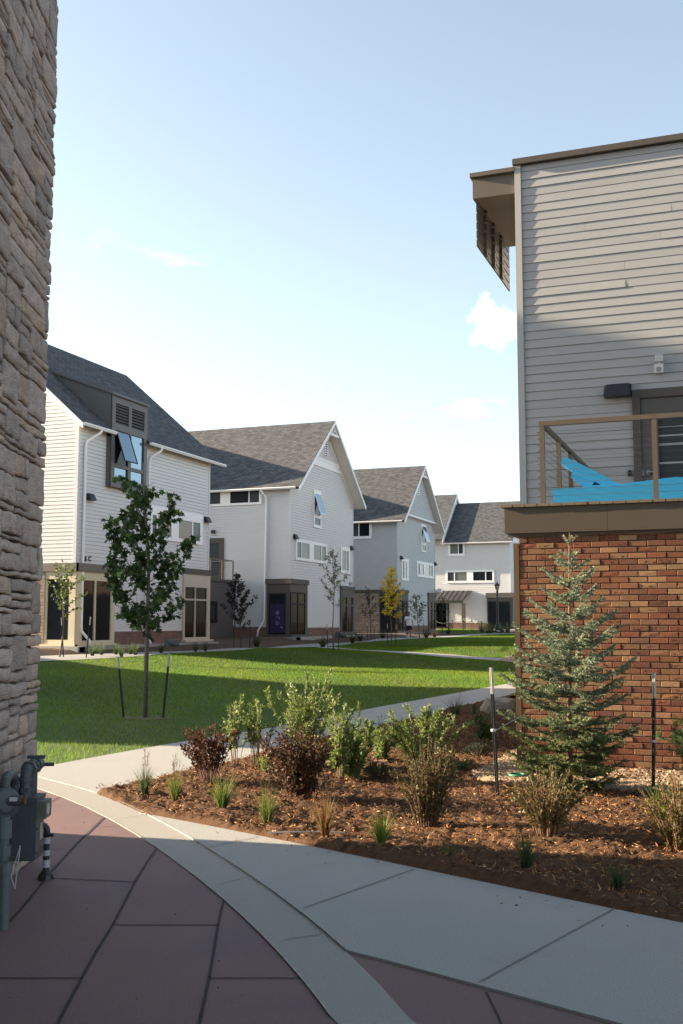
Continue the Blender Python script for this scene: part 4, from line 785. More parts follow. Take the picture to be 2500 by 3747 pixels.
# every brick laid by itself: face, arrises and a slightly uneven stand-out
M_brk = mat('brick', attr=True, rough=.88, var=.16, vs_=30, bump=.25, bs=90)
M_mort = mat('mortar', (.20, .15, .105), .95, .2, 30, .6, 80)
bpal = [(.385, .215, .105), (.41, .235, .115), (.30, .14, .068), (.28, .10, .046), (.24, .078, .038), (.29, .118, .055), (.19, .066, .036), (.25, .115, .06), (.32, .155, .075), (.20, .08, .045), (.26, .088, .042)]
mb = MB(); row = 0; z = -.03; bw, bh, mj = .196, .0572, .0108; ch = .0035
while z < 2.72:
    a = XB - (0 if row % 2 == 0 else (bw + mj) / 2)
    while a < 4.2:
        a0, a1 = max(a, XB), a + bw
        if a1 - a0 > .03:
            c = random.choice(bpal); k = random.uniform(.74, 1.0); c = tuple(v * k for v in c); o = random.uniform(.012, .019); dz = random.uniform(-.0012, .0012); z1 = z + bh
            rough_ = random.random() < .13; o2 = o + (random.uniform(-.006, .0) if rough_ else 0)
            P = [PBK.p(a0, z + dz, -.004), PBK.p(a1, z + dz, -.004), PBK.p(a1, z1 + dz, -.004), PBK.p(a0, z1 + dz, -.004), PBK.p(a0, z + dz, o - ch), PBK.p(a1, z + dz, o - ch), PBK.p(a1, z1 + dz, o - ch), PBK.p(a0, z1 + dz, o - ch),
                 PBK.p(a0 + ch, z + ch + dz, o), PBK.p(a1 - ch, z + ch + dz, o2), PBK.p(a1 - ch, z1 - ch + dz, o), PBK.p(a0 + ch, z1 - ch + dz, o2)]
            mb.quads(P, [(8, 9, 10, 11), (4, 5, 9, 8), (5, 6, 10, 9), (6, 7, 11, 10), (7, 4, 8, 11), (0, 1, 5, 4), (1, 2, 6, 5), (2, 3, 7, 6), (3, 0, 4, 7)], c)
            if random.random() < .22:   # pitted, over-burnt face
                for _ in range(random.randint(2, 5)):
                    u, v = random.uniform(a0 + .02, a1 - .03), random.uniform(z + .012, z1 - .02); l = random.uniform(.008, .03); mb.face([PBK.p(u, v, o + .0015), PBK.p(u + l * .5, v - .004, o + .0015), PBK.p(u + l, v + .006, o + .0015), PBK.p(u + l * .6, v + .013, o + .0015)], None, (.05, .022, .016))
        a += bw + mj
    z += bh + mj; row += 1
bw_ = mb.build('brick_wall', M_brk, rb); mo = MB(); mo.box(XB + .004, 9, YB + .001, YB + .25, -.1, 2.74); mo.build('mortar', M_mort, bw_)
cr_ = MB(); cr_.box(XB + .05, 9, YB + .25, YW + 8, -.1, 2.74); cr_.build('ground_floor_core', M_brown2, rb)
nw = MB(); nw.box(-2.3, 9, YW + 9.2, 78, -.1, 9.4); nw.build('unseen_wing', mat('wing_brick', (.20, .125, .08), .9, .3, .8), rb)  # unseen block added for the house windows to mirror
ds = MB(); ds.box(XB - .068, XB - .006, YB - .02, YB + .06, .10, 2.62); ds.build('downspout', mat('downspout_brown', (.155, .092, .045), .5, .1, 4), rb)
# stone-faced return behind the corner
mb = MB(); z = -.05
while z < 2.72:
    h = random.choice([.07, .1, .13, .17, .2]); mb.box(-3.10 + random.uniform(-.03, .03), -2.5, YW - .45 + random.uniform(-.03, .03), YW + 6, z, min(z + h - .015, 2.74), random.choice([(.33, .27, .22), (.26, .215, .18), (.38, .32, .27), (.30, .25, .21)])); z += h
M_stn = mat('stone', attr=True, rough=.9, var=.20, vs_=5, bump=.6, bs=35, col2=None)
mb.build('stone_return', M_stn, rb); mb = MB(); mb.box(-3.16, -2.5, YW - .5, YW + 6, 2.72, 2.80); mb.build('stone_cap', M_brown, rb)
fb = MB(); fb.box(-2.60, -1.42, YB - .055, YB - .02, 2.735, 3.035); fb.box(-1.417, 9, YB - .055, YB - .02, 2.735, 3.035); fb.box(-2.60, -2.565, YB - .02, YW, 2.735, 3.035); fb.box(-2.565, 9, YB - .02, YB + .1, 2.70, 2.745); fb.box(-2.565, 9, YB + .1, YW, 2.72, 2.745); fb.build('deck_fascia', M_brown, rb)
db = MB(); a = -2.64
while a < 8:
    db.box(a, a + .137, YB - .085 + random.uniform(-.004, .004), YW - .03, 3.04, 3.072 + random.uniform(-.002, .002)); a += .1435
db.build('deck_boards', mat('deck_timber', (.21, .165, .105), .8, .2, 6), rb)
# railing
RX_ = -2.16; zr_ = 4.06; M_rail = mat('rail_brown', (.165, .128, .092), .42, .06, 4, spec=.6)
rr_ = MB(); rr_.box(RX_ - .03, 8, YB + .03, YB + .09, zr_ - .055, zr_); rr_.box(RX_ - .025, RX_ + .025, YB + .09, YW, zr_ - .052, zr_ - .003); rail = rr_.build('railing', M_rail, rb)
posts = [(RX_, YB + .06), (-.885, YB + .06), (.39, YB + .06), (1.66, YB + .06), (2.93, YB + .06)] + [(RX_, atX(*cv('T', x, 1000), RX_)[1]) for x in (550, 646)]
for X, Y in posts:
    p = MB(); p.box(X - .027, X + .027, Y - .027, Y + .027, 3.07, zr_ - .056); p.build('post', M_rail, rail)
cbm = MB()
for k in range(11):
    zc = 3.17 + k * .0765; cbm.tube([(RX_ - .05, YB + .06, zc), (8, YB + .06, zc)], .0021, 5); cbm.tube([(RX_, YB + .05, zc), (RX_, YW, zc)], .0021, 5); cbm.tube([(RX_ - .056, YB + .06, zc), (RX_ - .03, YB + .06, zc)], .008, 6)
cbm.build('cable', mat('steel_cable', (.22, .215, .21), .55, metal=.8), rail)
# upper storey
zt4 = PW.px(1886, 589)[1]; XW = PW.px(1890, 1000)[0]
mb = MB(); siding(mb, PW, 3.08, zt4 - .1, XW + .10, 6.5, .1385, .013, joints=True, jit=.0045, gap=.006); mb.box(XW + .02, 9, YW + .004, YW + 9, 2.75, zt4 - .1); mb.build('upper_wall', M_grey, rb)
cb = MB(); cb.box(XW, XW + .10, YW - .032, YW + .12, 2.85, zt4 - .08); cb.build('corner_board', mat('corner_grey', (.52, .505, .48), .6, .03, 2), rb)
cp = MB(); cp.box(XW - .02, 9, YW - .09, YW + 9, zt4 - .095, zt4); cp.build('roof_edge', M_brown, rb)
oz1 = PW.px(*cv('X', 335, 275))[1]; oz0 = PW.px(*cv('X', 380, 685))[1]; ox0 = PW.px(*cv('X', 335, 275))[0]; ox1 = PW.px(*cv('X', 370, 500))[0]
oh = MB(); oh.box(ox1, XW - .001, YW + .02, YW + 2.45, oz0, oz1 - .07); oh.box(ox0, XW - .001, YW - .05, YW + 2.5, oz1 - .07, oz1); ovh = oh.build('overhang', mat('overhang_brown', (.165, .135, .105), .5, .05, 2), rb)
sv = MB(); xs = PW.px(*cv('X', 430, 1000))[0]; zb = PW.px(*cv('X', 440, 1480))[1]
for k in range(6): sv.box(xs - .012, xs + .012, YW + .08, YW + 2.62, zb + k * .1462, zb + k * .1462 + .118)
sv.build('sunshade_slats', mat('slat_brown', (.06, .047, .036), .4), ovh)
for k in range(3):
    hg = MB(); hg.box(xs + .014, xs + .05, YW + .55 + k * .62, YW + .66 + k * .62, zb - .0, oz0)
    for j in range(6): hg.box(xs + .05, xs + .06, YW + .54 + k * .62, YW + .67 + k * .62, zb + j * .1462 - .02, zb + j * .1462 - .005)
    hg.build('sunshade_hanger', mat('slat_brown', (.06, .047, .036), .4), ovh)
# door, lamp, emergency light, card reader
q = PW.px(*cv('T', 1150, 402)); dz1 = q[1]; dx0 = q[0]; lx0 = PW.px(*cv('T', 1215, 460))[0]; lz1 = PW.px(*cv('T', 1235, 478))[1]; gx0 = PW.px(*cv('T', 1362, 610))[0]; gz1_ = PW.px(*cv('T', 1400, 606))[1]
fr = MB(); PW.box(fr, dx0, lx0, 3.08, dz1, .0, .055); PW.box(fr, lx0, dx0 + 1.35, lz1 + .02, dz1, 0, .055); PW.box(fr, lx0, dx0 + 1.2, lz1 + .005, lz1 + .02, 0, .03); PW.box(fr, dx0 + 1.2, dx0 + 1.35, 3.08, lz1 + .02, 0, .055); dfr = fr.build('door_frame', M_brown2, rb)
window(dfr, PW, (lx0 + .012, dx0 + 1.185, 3.09, lz1), [(gx0, dx0 + 1.02, 3.35, gz1_, G_mid)], mat('door_brown', (.115, .105, .095), .45), .035, 'door', .012)
hd = MB(); hc = PW.px(*cv('T', 1285, 1075)); hd.tube([PW.p(hc[0], hc[1], .035), PW.p(hc[0], hc[1], .055)], .036, 14); hd.tube([PW.p(hc[0], hc[1], .055), PW.p(hc[0], hc[1], .09), PW.p(hc[0] + .12, hc[1], .09)], .012, 8); PW.box(hd, *PW.rect('T', 1232, 1055, 1252, 1102), .035, .045); hd.build('door_handle', mat('steel', (.6, .6, .6), .3, metal=.9), dfr)
lc = PW.px(*cv('T', 1036, 410)); walllamp(rb, PW, lc[0], lc[1], .40, .20, .24)
el = MB(); q = PW.rect('T', 1333, 197, 1410, 262); PW.box(el, *q, .02, .10); em = el.build('emergency_light', mat('lamp_white', (.78, .78, .77), .4), rb)
e2 = MB(); q2 = PW.rect('T', 1342, 124, 1405, 172); PW.box(e2, *q2, .04, .12); PW.box(e2, (q2[0] + q2[1]) / 2 - .02, (q2[0] + q2[1]) / 2 + .02, q[3], q2[2], .05, .08); e2.build('lamp_head', mat('lamp_white', (.78, .78, .77), .4), em)
e3 = MB()
for k in range(4): zz = q2[2] + .012 + k * (q2[3] - q2[2]) / 4.3; PW.box(e3, q2[0] + .012, q2[1] - .012, zz, zz + .006, .12, .1215)
e3.tube([PW.p((q[0] + q[1]) / 2, q[2] + .05, .10), PW.p((q[0] + q[1]) / 2, q[2] + .05, .106)], .04, 14); e3.build('lamp_grille', mat('lamp_grey', (.35, .35, .36), .4), em)
cr2 = MB(); PW.box(cr2, *PW.rect('T', 1118, 1057, 1148, 1105), .02, .045); cr2.build('card_reader', M_lamp, rb)

# blue lounge chair and white tray on the deck
YC = 12.95; PC = Pl('Y', YC); M_bluep = mat('chair_blue', (.028, .33, .64), .45, .04, 4, spec=.5)
chp = lambda pts: [PC.px(*cv('T', *p)) for p in pts]
bc = PC.px(*cv('T', 900, 1330)); ch_ = empty('lounge_chair', (bc[0], YC, 3.073), 'bright blue slab-sided lounge chair with a tilted back on the deck', 'lounge chair')
def prism(pts, o0, o1):
    mb = MB(); f = [PC.p(a, z, -o0) for a, z in pts]; b = [PC.p(a, z, -o1) for a, z in pts]; n = len(pts); mb.quads(f + b, [tuple(range(n))[::-1], tuple(range(n, 2 * n))] + [(i, (i + 1) % n, n + (i + 1) % n, n + i) for i in range(n)]); return mb
z3 = 3.074
sd = chp([(500, 1207), (745, 1193), (1060, 1176), (1340, 1141), (1500, 1119), (1700, 1121)]); sd = [(sd[0][0], z3)] + sd + [(sd[-1][0] + .05, z3)]
prism(sd, 0, .05).build('side_panel', M_bluep, ch_); prism([sd[0], (sd[0][0], sd[1][1]), (sd[0][0] + .045, sd[1][1]), (sd[0][0] + .045, sd[0][1])], .05, .60).build('end_board', M_bluep, ch_)
prism([(a, z if z > z3 + .01 else z3) for a, z in sd], .60, .65).build('side_panel', M_bluep, ch_)
st_ = [(a, z) for a, z in sd[2:-1]]; prism([(a, z + .022) for a, z in st_] + [(a, z - .03) for a, z in st_[::-1]], .05, .60).build('seat', M_bluep, ch_)
prism(chp([(590, 937), (830, 1048), (1062, 1174), (930, 1186), (640, 1046), (556, 990)]), .06, .59).build('backrest', M_bluep, ch_)
prism(chp([(653, 1046), (838, 1140), (790, 1190), (720, 1168), (636, 1104)]), .10, .16).build('back_brace', M_bluep, ch_); prism(chp([(700, 1194), (800, 1132), (880, 1150), (920, 1186)]), .18, .24).build('back_brace', M_bluep, ch_)
ty = MB(); tc_ = PC.px(*cv('T', 1190, 1160)); rt_ = .18; ty.lathe((tc_[0], YC + .24, PC.px(*cv('T', 1190, 1158))[1] + .036), [(.02, 0), (rt_ - .03, 0), (rt_, .022), (rt_ - .008, .026), (rt_ - .035, .010), (.02, .008)], 32); tyo = ty.build('round_tray', mat('tray_white', (.74, .71, .66), .4), None, True); tag(tyo, 'shallow white round tray resting on the seat of the blue chair', 'tray')

# ---- stone-faced building at the left edge, plus unseen blocks added to shade the lawn
SC = gnd(100, 3145, 0)[:2]; wa = R(22.9); wv_ = np.array([-math.sin(wa), math.cos(wa)]); wn_ = np.array([math.cos(wa), math.sin(wa)])   # along the wall (away), outward
sbd = empty('stone_building', (SC[0], SC[1], 0), 'building faced in rough tan ledge stone, its wall rising past the frame edge', 'building')
def wp(t, z, o=0.0): q = SC + wv_ * t + wn_ * o; return (q[0], q[1], z)
spal = [(.49, .385, .325), (.45, .35, .295), (.41, .325, .28), (.48, .38, .32), (.40, .32, .28), (.46, .35, .285), (.51, .375, .28), (.38, .305, .27), (.43, .345, .30)]
V, Fq, Tn = [], [], []
def stone(t0, t1, z0, z1):
    g = .0058; t0 += g; t1 -= g; z0 += g * random.uniform(.6, 2.0); z1 -= g * random.uniform(.6, 1.6); nx_, nz_ = max(4, int((t1 - t0) / .04) + 2), max(4, int((z1 - z0) / .035) + 2); dep = random.uniform(.040, .056)
    bu, bv = min(.007 / (t1 - t0), .2), min(.007 / (z1 - z0), .2); us = [0] + [bu + (1 - 2 * bu) * i / (nx_ - 2) for i in range(nx_ - 1)] + [1]; vs2 = [0] + [bv + (1 - 2 * bv) * j / (nz_ - 2) for j in range(nz_ - 1)] + [1]
    base = len(V); ph = [random.uniform(0, 6.28) for _ in range(6)]; sk = random.uniform(-.007, .007); sk2 = random.uniform(-.007, .007)
    tn = np.array(random.choice(spal)) * random.uniform(.85, 1.15)
    for j in range(nz_ + 1):
        for i in range(nx_ + 1):
            u, v = us[i], vs2[j]; ed = min(i, nx_ - i, j, nz_ - j); e = 0 if ed == 0 else 1
            r = .0025 * math.sin(u * 5 + ph[0] + v * 3) + .002 * math.sin(v * 9 + ph[1]) + random.uniform(-.0028, .0028)
            o = dep * (.80 if e == 0 else 1) + (r if e else 0) + sk * (u - .5) * 2
            tt = t0 + (t1 - t0) * u + random.uniform(-.003, .003) + .006 * math.sin(v * 6 + ph[2]) * (1 if i in (0, nx_) else .3); zz = z0 + (z1 - z0) * v + sk2 * (u - .5) + .005 * math.sin(u * 8 + ph[3]) * (1 if j in (0, nz_) else .3)
            V.append(wp(tt, zz, o))
    for j in range(nz_):
        for i in range(nx_):
            k = base + j * (nx_ + 1) + i; Fq.append((k, k + nx_ + 1, k + nx_ + 2, k + 1)); Tn.append(tn)
    # back skirt
    ring = [base + i for i in range(nx_ + 1)] + [base + j * (nx_ + 1) + nx_ for j in range(1, nz_ + 1)] + [base + nz_ * (nx_ + 1) + i for i in range(nx_ - 1, -1, -1)] + [base + j * (nx_ + 1) for j in range(nz_ - 1, 0, -1)]
    b2 = len(V)
    for k in ring:
        p = np.array(V[k]); q = np.array([p[0], p[1]]) - SC; o = q @ wn_; p2 = p.copy(); p2[:2] -= wn_ * (o + .03); V.append(tuple(p2))
    n = len(ring)
    for i in range(n): Fq.append((ring[i], ring[(i + 1) % n], b2 + (i + 1) % n, b2 + i)); Tn.append(tn * .9)
rs = random.getstate(); random.seed(5)
z = 0.0; TL = -2.6
while z < 13.2:
    H = random.uniform(.24, .46); t = TL + random.uniform(-.4, 0)
    while t < -.02:
        wdt = random.uniform(.26, .66); t1 = min(t + wdt, .0)
        if t1 > -.12: t1 = 0.0
        zz = z
        while zz < z + H - .02:
            hh = random.choice([.04, .05, .06, .08, .10, .12, .15, .19, .25]); ze_ = zz + hh
            if z + H - ze_ < .045: ze_ = z + H
            if ze_ - zz > .11 and t1 - t > .34 and random.random() < .5:
                c_ = t + (t1 - t) * random.uniform(.35, .65); stone(t, c_, zz, ze_); stone(c_, t1, zz, ze_)
            else: stone(t, t1, zz, ze_)
            zz = ze_
        t = t1
    z += H
random.setstate(rs)
npmesh('stone_wall', V, Fq, mat('ledgestone', attr=True, rough=.92, var=.34, vs_=9, bump=1.0, bs=34, stretch=(1, 1, 2.6)), sbd, np.array(Tn))
co_ = MB(); c0, c1, c2, c3 = wp(0, 0, -.02), (-10.0, 6.95, 0), (-12, -7, 0), wp(-14, 0, -.02)
def extrude(mb, poly, z0, z1):
    n = len(poly); mb.quads([(p[0], p[1], z0) for p in poly] + [(p[0], p[1], z1) for p in poly], [tuple(range(n))[::-1], tuple(range(n, 2 * n))] + [(i, (i + 1) % n, n + (i + 1) % n, n + i) for i in range(n)])
extrude(co_, [c0, c1, c2, c3][::-1], -.1, 13.2); co_.build('stone_core', mat('stone_mortar', (.10, .08, .065), .95, .2, 20), sbd)
rw = MB(); extrude(rw, [(-30, 10.75), (-30, 23.3), (-42, 23.3), (-42, 10.75)], -.1, 14.8); rw.build('unseen_wing', M_white, sbd)  # tall unseen block, added to shade the lawn and the grey upper wall
rw = MB(); extrude(rw, [(-30.2, 22.8), (-31, 23.6), (-43.0, 28.8), (-44, 15)], -.1, 6.6); rw.build('unseen_wing', M_white, sbd)  # lower unseen block, added and shaped for the slanting lawn shade edge

# ================================================================ PLANTS
M_bark = mat('bark', (.115, .085, .065), .9, .3, 20, .5, 60); M_barkg = mat('bark_pale', (.17, .145, .125), .85, .25, 20, .4, 60)
def leafmat(name, tr=.30, rough=.45, spec=.4): return mat(name, attr=True, rough=rough, spec=spec, trans=tr)
M_leaf = leafmat('leaf', .4); M_needle = leafmat('needle', .12, .6, .25); M_dleaf = leafmat('leaf_dull', .25, .6, .18); M_gleaf = leafmat('leaf_gloss', .25, .45, .25)
def poly_pts(pts, n):
    pts = np.asarray(pts, float); seg = np.linalg.norm(np.diff(pts, axis=0), axis=1); cum = np.concatenate([[0], np.cumsum(seg)]); t = rng.uniform(0, cum[-1], n); i = np.clip(np.searchsorted(cum, t) - 1, 0, len(seg) - 1)
    f = ((t - cum[i]) / (seg[i] + 1e-9))[:, None]; return pts[i] * (1 - f) + pts[i + 1] * f, unit(pts[i + 1] - pts[i]), t / cum[-1]
def bend(p, q, k=.12, n=4):
    p, q = np.asarray(p, float), np.asarray(q, float); L = np.linalg.norm(q - p); o = rng.normal(0, k * L, 3); t = np.linspace(0, 1, n + 1)[:, None]
    return p + (q - p) * t + o * (t * (1 - t)) * 1.2
def tree(name, label, base, H, r0, limbs, trunk, leaf, pal, group=None, bark=M_bark, lm=M_leaf, dens=1.0, lobed=False, start=.15, droop=.3, twig=.22, trunk_label=None):
    """limbs: list of (start point, end point); leaf: (length, width, leaves per metre of limb)"""
    t = empty(name, base, label, 'tree', group); mb = MB(); n = len(trunk)
    mb.tube(trunk, [r0 * (1 - .8 * i / (n - 1)) for i in range(n)], 9)
    P, D = [], []
    for a, b in limbs:
        c = bend(a, b); L = np.linalg.norm(np.asarray(b) - np.asarray(a)); mb.tube(c, [max(r0 * .42 * (1 - .8 * i / (len(c) - 1)) * min(1, L / (.3 * H)), .003) for i in range(len(c))], 6)
        twigs = [(c, 1.0)]
        for _ in range(int(3 + L / (.11 * H) * 3)):
            p, d, tt = poly_pts(c, 1); 
            if tt[0] < start: continue
            e = p[0] + unit(d[0] * .7 + rng.normal(0, .75, 3) + [0, 0, .15]) * rng.uniform(.35, 1.0) * twig * (H / 4.0) ; tw = bend(p[0], e, .1, 2); mb.tube(tw, [max(r0 * .10, .0025), .0015], 4, False) if len(tw) == 2 else mb.tube(tw, [max(r0 * .10, .0025), .002, .0015], 4, False); twigs.append((tw, .8))
        for c_, w in twigs:
            Lc = np.linalg.norm(np.diff(c_, axis=0), axis=1).sum(); k = max(1, int(leaf[2] * Lc * dens * w)); p, d, tt = poly_pts(c_, k); ok = (tt > start) | (w < 1); p, d = p[ok], d[ok]
            P.append(p + rng.normal(0, .025 * H / 4, p.shape)); D.append(unit(d * .5 + rng.normal(0, .8, p.shape)) + [0, 0, -droop])
    mb.build('trunk', bark, t, True); P = np.concatenate(P); D = np.concatenate(D); k = len(P)
    # clump-wise light and dark
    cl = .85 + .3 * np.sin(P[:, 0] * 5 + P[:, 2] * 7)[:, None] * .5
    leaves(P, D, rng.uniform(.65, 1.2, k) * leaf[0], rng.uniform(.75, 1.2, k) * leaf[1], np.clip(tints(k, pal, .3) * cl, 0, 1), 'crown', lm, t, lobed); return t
def post(label, b, tp, group, r=.019, dark=(.018, .026, .022)):
    b, tp = np.asarray(b, float), np.asarray(tp, float); s = empty('tree_stake', b, label, 'stake', group); ax = unit(tp - b); k = b + (tp - b) * .80
    x = unit(np.cross(ax, FW)); y = np.cross(ax, x)
    def tpost(p, q, nm, m):
        mb = MB(); c = (p + q) / 2; h = (q - p) / 2; mb.obox(c, x * r, y * r * .22, h); mb.obox(c + y * r * .75, x * r * .25, y * r * .55, h); return mb.build(nm, m, s)
    tpost(b - ax * .1, k, 'shaft', mat('stake_green', dark, .6)); tpost(k, tp, 'painted_tip', mat('stake_white', (.62, .62, .60), .6)); return s

# young oak on the near lawn: limbs follow the photo's silhouette
dO = 20.0; ob = on(531, 2641, dO); oz = lambda x, y, j=0.0: (lambda p: p + FW * j)(atd(*cv('Z', x, y), dO))
tr_ = [ob - [0, 0, .05], oz(680, 2350), oz(692, 1900), oz(703, 1500), oz(702, 1150), oz(672, 800), oz(650, 500), oz(632, 200), oz(625, -20)]
lim = []
for a, b, j in (((688, 2060), (290, 1970), .2), ((690, 2000), (350, 1870), -.3), ((690, 1960), (220, 1650), .3), ((220, 1660), (150, 1420), .3), ((250, 1660), (195, 1200), .25), ((300, 1780), (330, 1370), .0), ((695, 1750), (330, 1130), -.3), ((420, 1290), (240, 930), -.35), ((320, 1060), (200, 730), -.4),
                ((698, 1450), (390, 830), .35), ((390, 900), (360, 560), .35), ((700, 1250), (560, 700), .0), ((690, 950), (480, 380), .15), ((480, 420), (360, 160), .2), ((660, 650), (560, 330), -.2), ((650, 600), (690, 240), .1), ((705, 1100), (920, 680), .25), ((900, 760), (1000, 340), .3), ((910, 720), (1080, 560), .3),
                ((702, 1400), (900, 1060), -.25), ((890, 1100), (910, 880), -.3), ((700, 1560), (960, 1180), .3), ((700, 1700), (1010, 1480), .15), ((930, 1600), (1100, 1270), .2), ((1150, 1290), (1240, 970), .2), ((696, 1800), (1000, 1680), -.3), ((695, 1900), (860, 1720), .35), ((690, 2080), (940, 1980), .3), ((900, 2000), (1040, 1830), .3), ((692, 2140), (820, 2080), -.2), ((690, 2120), (520, 2120), .25), ((692, 2040), (760, 1900), .0), ((640, 1500), (520, 1350), .2), ((700, 1620), (600, 1420), -.2)):
    lim.append((oz(*a, j * .3), oz(*b, j)))
opal = [(.050, .105, .032), (.065, .13, .036), (.085, .155, .04), (.045, .095, .038), (.11, .18, .045)]
tree('young_oak', 'young lobed-leaf tree with dark green crown on the near lawn between two stakes', ob, 4.4, .045, lim, tr_, (.15, .115, 40), opal, None, M_barkg, M_gleaf, 1.0, True, .12, .55, .27)
bd = MB(); q = oz(688, 2255); bd.obox(q, RT * .07, FW * .07, np.array([0, 0, .03])); bd.tube([q, q + RT * .12 + [0, 0, -.12]], .03, 5); tag(bd.build('trunk_strap', mat('strap_black', (.02, .02, .022), .7)), 'black webbing strap tied round the trunk of the lawn tree', 'strap')
mr_ = MB(); th = np.linspace(0, 2 * math.pi, 33)[:-1]; mr_.face([(ob[0] + .50 * math.cos(a) * (1 + .16 * math.sin(3 * a)), ob[1] + .42 * math.sin(a) * (1 + .12 * math.sin(5 * a)), gz(ob[0] + .5 * math.cos(a), ob[1] + .42 * math.sin(a)) + .012) for a in th]); tag(mr_.build('bare_soil', mat('soil_dry', (.15, .115, .075), .95, .25, 8, .5, 40)), kind='structure')
post('left one of the dark stakes beside the lawn tree', on(453, 2639, dO), atd(432, 2403, dO), 'stakes beside the young trees'); post('right one of the dark stakes beside the lawn tree', on(597, 2640, dO), atd(620, 2392, dO), 'stakes beside the young trees')

def young(label, base, top, wpx, d, leaf, pal, nl, prof=(.25, .45), lean=0, lm=M_leaf, bark=M_bark, zoff=0.0, name='young_tree', up=.9, droop=.3, twig=.22, r0=.03):
    b = on(*base, d); b[2] += zoff; t = atd(*top, d); H = t[2] - b[2]; hw = wpx / FPX * d / 2
    mid = [b + (t - b) * k + (RT * rng.normal(0, .012 * H) if 0 < k < 1 else 0) for k in np.linspace(0, 1, 6)]
    lm_ = []
    for i in range(nl):
        k = prof[0] + (0.97 - prof[0]) * (i + .5) / nl; w = hw * min(1, (k - prof[0] + .12) / max(prof[1] - prof[0], .01)) if k < prof[1] else hw * (1 - (k - prof[1]) / (1.03 - prof[1])) ** .8
        an = i * 2.4 + rng.uniform(-.4, .4); s = b + (t - b) * k; o = (RT * math.cos(an) + FW * math.sin(an)) * w * rng.uniform(.7, 1.1); lm_.append((s, s + o + np.array([0, 0, up * w * rng.uniform(.6, 1.2)])))
    lm_.append((mid[3], mid[5])); return tree(name, label, b, H, r0, lm_, mid, leaf, pal, None, bark, lm, 1.0, False, .15, droop, twig)
young('young leafy tree with light green leaves at the corner shopfront of the first white house', (219, 2396), (246, 2062), 160, 37.4, (.13, .065, 26), [(.10, .16, .035), (.14, .20, .05), (.08, .13, .03), (.18, .22, .06)], 15, (.42, .62), bark=M_barkg)
young('small dark purple-leaved tree in front of the dark annex', (884, 2364), (868, 2101), 132, 50, (.13, .075, 34), [(.035, .030, .034), (.05, .042, .045), (.028, .024, .026), (.06, .05, .05), (.04, .045, .03)], 26, (.25, .5), lm=M_dleaf)
young('young feathery tree with yellow-green leaves on the lawn edge before the second gable', (1221, 2385), (1215, 2007), 118, 50, (.17, .05, 24), [(.15, .20, .03), (.10, .15, .025), (.20, .24, .04), (.24, .24, .05)], 16, (.40, .60), droop=.6, bark=M_barkg)
young('young tree turning bright yellow-orange on the strip of lawn past the cross path', (1433, 2366), (1430, 2079), 90, 60, (.20, .075, 30), [(1.1, .68, .03), (1.2, .66, .03), (.95, .72, .05), (.6, .6, .06), (1.25, .74, .05)], 22, (.36, .58), droop=.5, bark=M_barkg)
young('thin young tree with sparse dark leaves before the stone ground floor', (1359, 2331), (1349, 2152), 90, 68, (.16, .09, 14), [(.05, .07, .03), (.07, .09, .035), (.10, .11, .05)], 13, (.30, .5))
young('small pale green tree beside the walking person', (1536, 2326), (1520, 2178), 82, 73, (.17, .09, 20), [(.15, .19, .07), (.11, .15, .05), (.20, .24, .10)], 14, (.35, .6), bark=M_barkg)
young('little dark green tree in front of the metal canopy', (1620, 2314), (1618, 2183), 60, 86, (.18, .08, 16), [(.05, .07, .03), (.07, .10, .04)], 16, (.2, .4))
SG = 'stakes beside the young trees'
for (b, t, d, lab) in (((233, 2398), (225, 2260), 37.4, 'left one of the stakes at the tree by the first house shopfront'), ((316, 2388), (332, 2257), 37.4, 'right one of the stakes at the tree by the first house shopfront'), ((857, 2364), (855, 2268), 50, 'left one of the stakes at the purple-leaved tree'), ((914, 2358), (917, 2268), 50.5, 'right one of the stakes at the purple-leaved tree'),
                       ((1201, 2384), (1196, 2284), 50, 'left one of the stakes at the feathery yellow-green tree'), ((1237, 2382), (1244, 2291), 50.4, 'right one of the stakes at the feathery yellow-green tree'), ((1419, 2366), (1418, 2283), 60, 'left one of the stakes at the yellow-orange tree'), ((1448, 2366), (1450, 2286), 60, 'right one of the stakes at the yellow-orange tree'),
                       ((1345, 2330), (1343, 2276), 68, 'left one of the stakes before the stone ground floor'), ((1369, 2334), (1370, 2276), 68, 'right one of the stakes before the stone ground floor'), ((1534, 2326), (1533, 2270), 73, 'left one of the stakes by the pale green tree'), ((1551, 2326), (1551, 2268), 73, 'right one of the stakes by the pale green tree')):
    post(lab, on(*b, d), atd(*t, d), SG)

# blue spruce by the brick wall
sb = gnd(2086, 2915, 0); sb[2] = .05; dS = sb @ FW; stp = atd(2084, 1948, dS); HS = stp[2] - sb[2]
sp_ = empty('blue_spruce', sb, 'silvery blue-green spruce standing against the brick wall', 'spruce')
mb = MB(); mb.tube([sb - [0, 0, .1], sb + (stp - sb) * .5, sb + (stp - sb) * .93, stp], [.030, .019, .008, .003], 8); mb.build('trunk', mat('bark_spruce', (.22, .135, .075), .9, .3, 30, .4, 60), sp_, True)
NB, ND, NL, NT = [], [], [], []; tw = MB()
def brush(p, q, col, dens=720, nl=.024):
    L = np.linalg.norm(q - p); k = int(L * dens) + 6; t = rng.random((k, 1)); ax = unit(q - p); rd = unit(np.cross(np.broadcast_to(ax, (k, 3)), rng.normal(size=(k, 3))))
    NB.append(p + (q - p) * t); ND.append(unit(rd + ax * .9)); NL.append(rng.uniform(.75, 1.15, k) * nl); NT.append(np.clip(np.array(col) * (1 + rng.uniform(-.25, .25, (k, 1))), 0, 1))
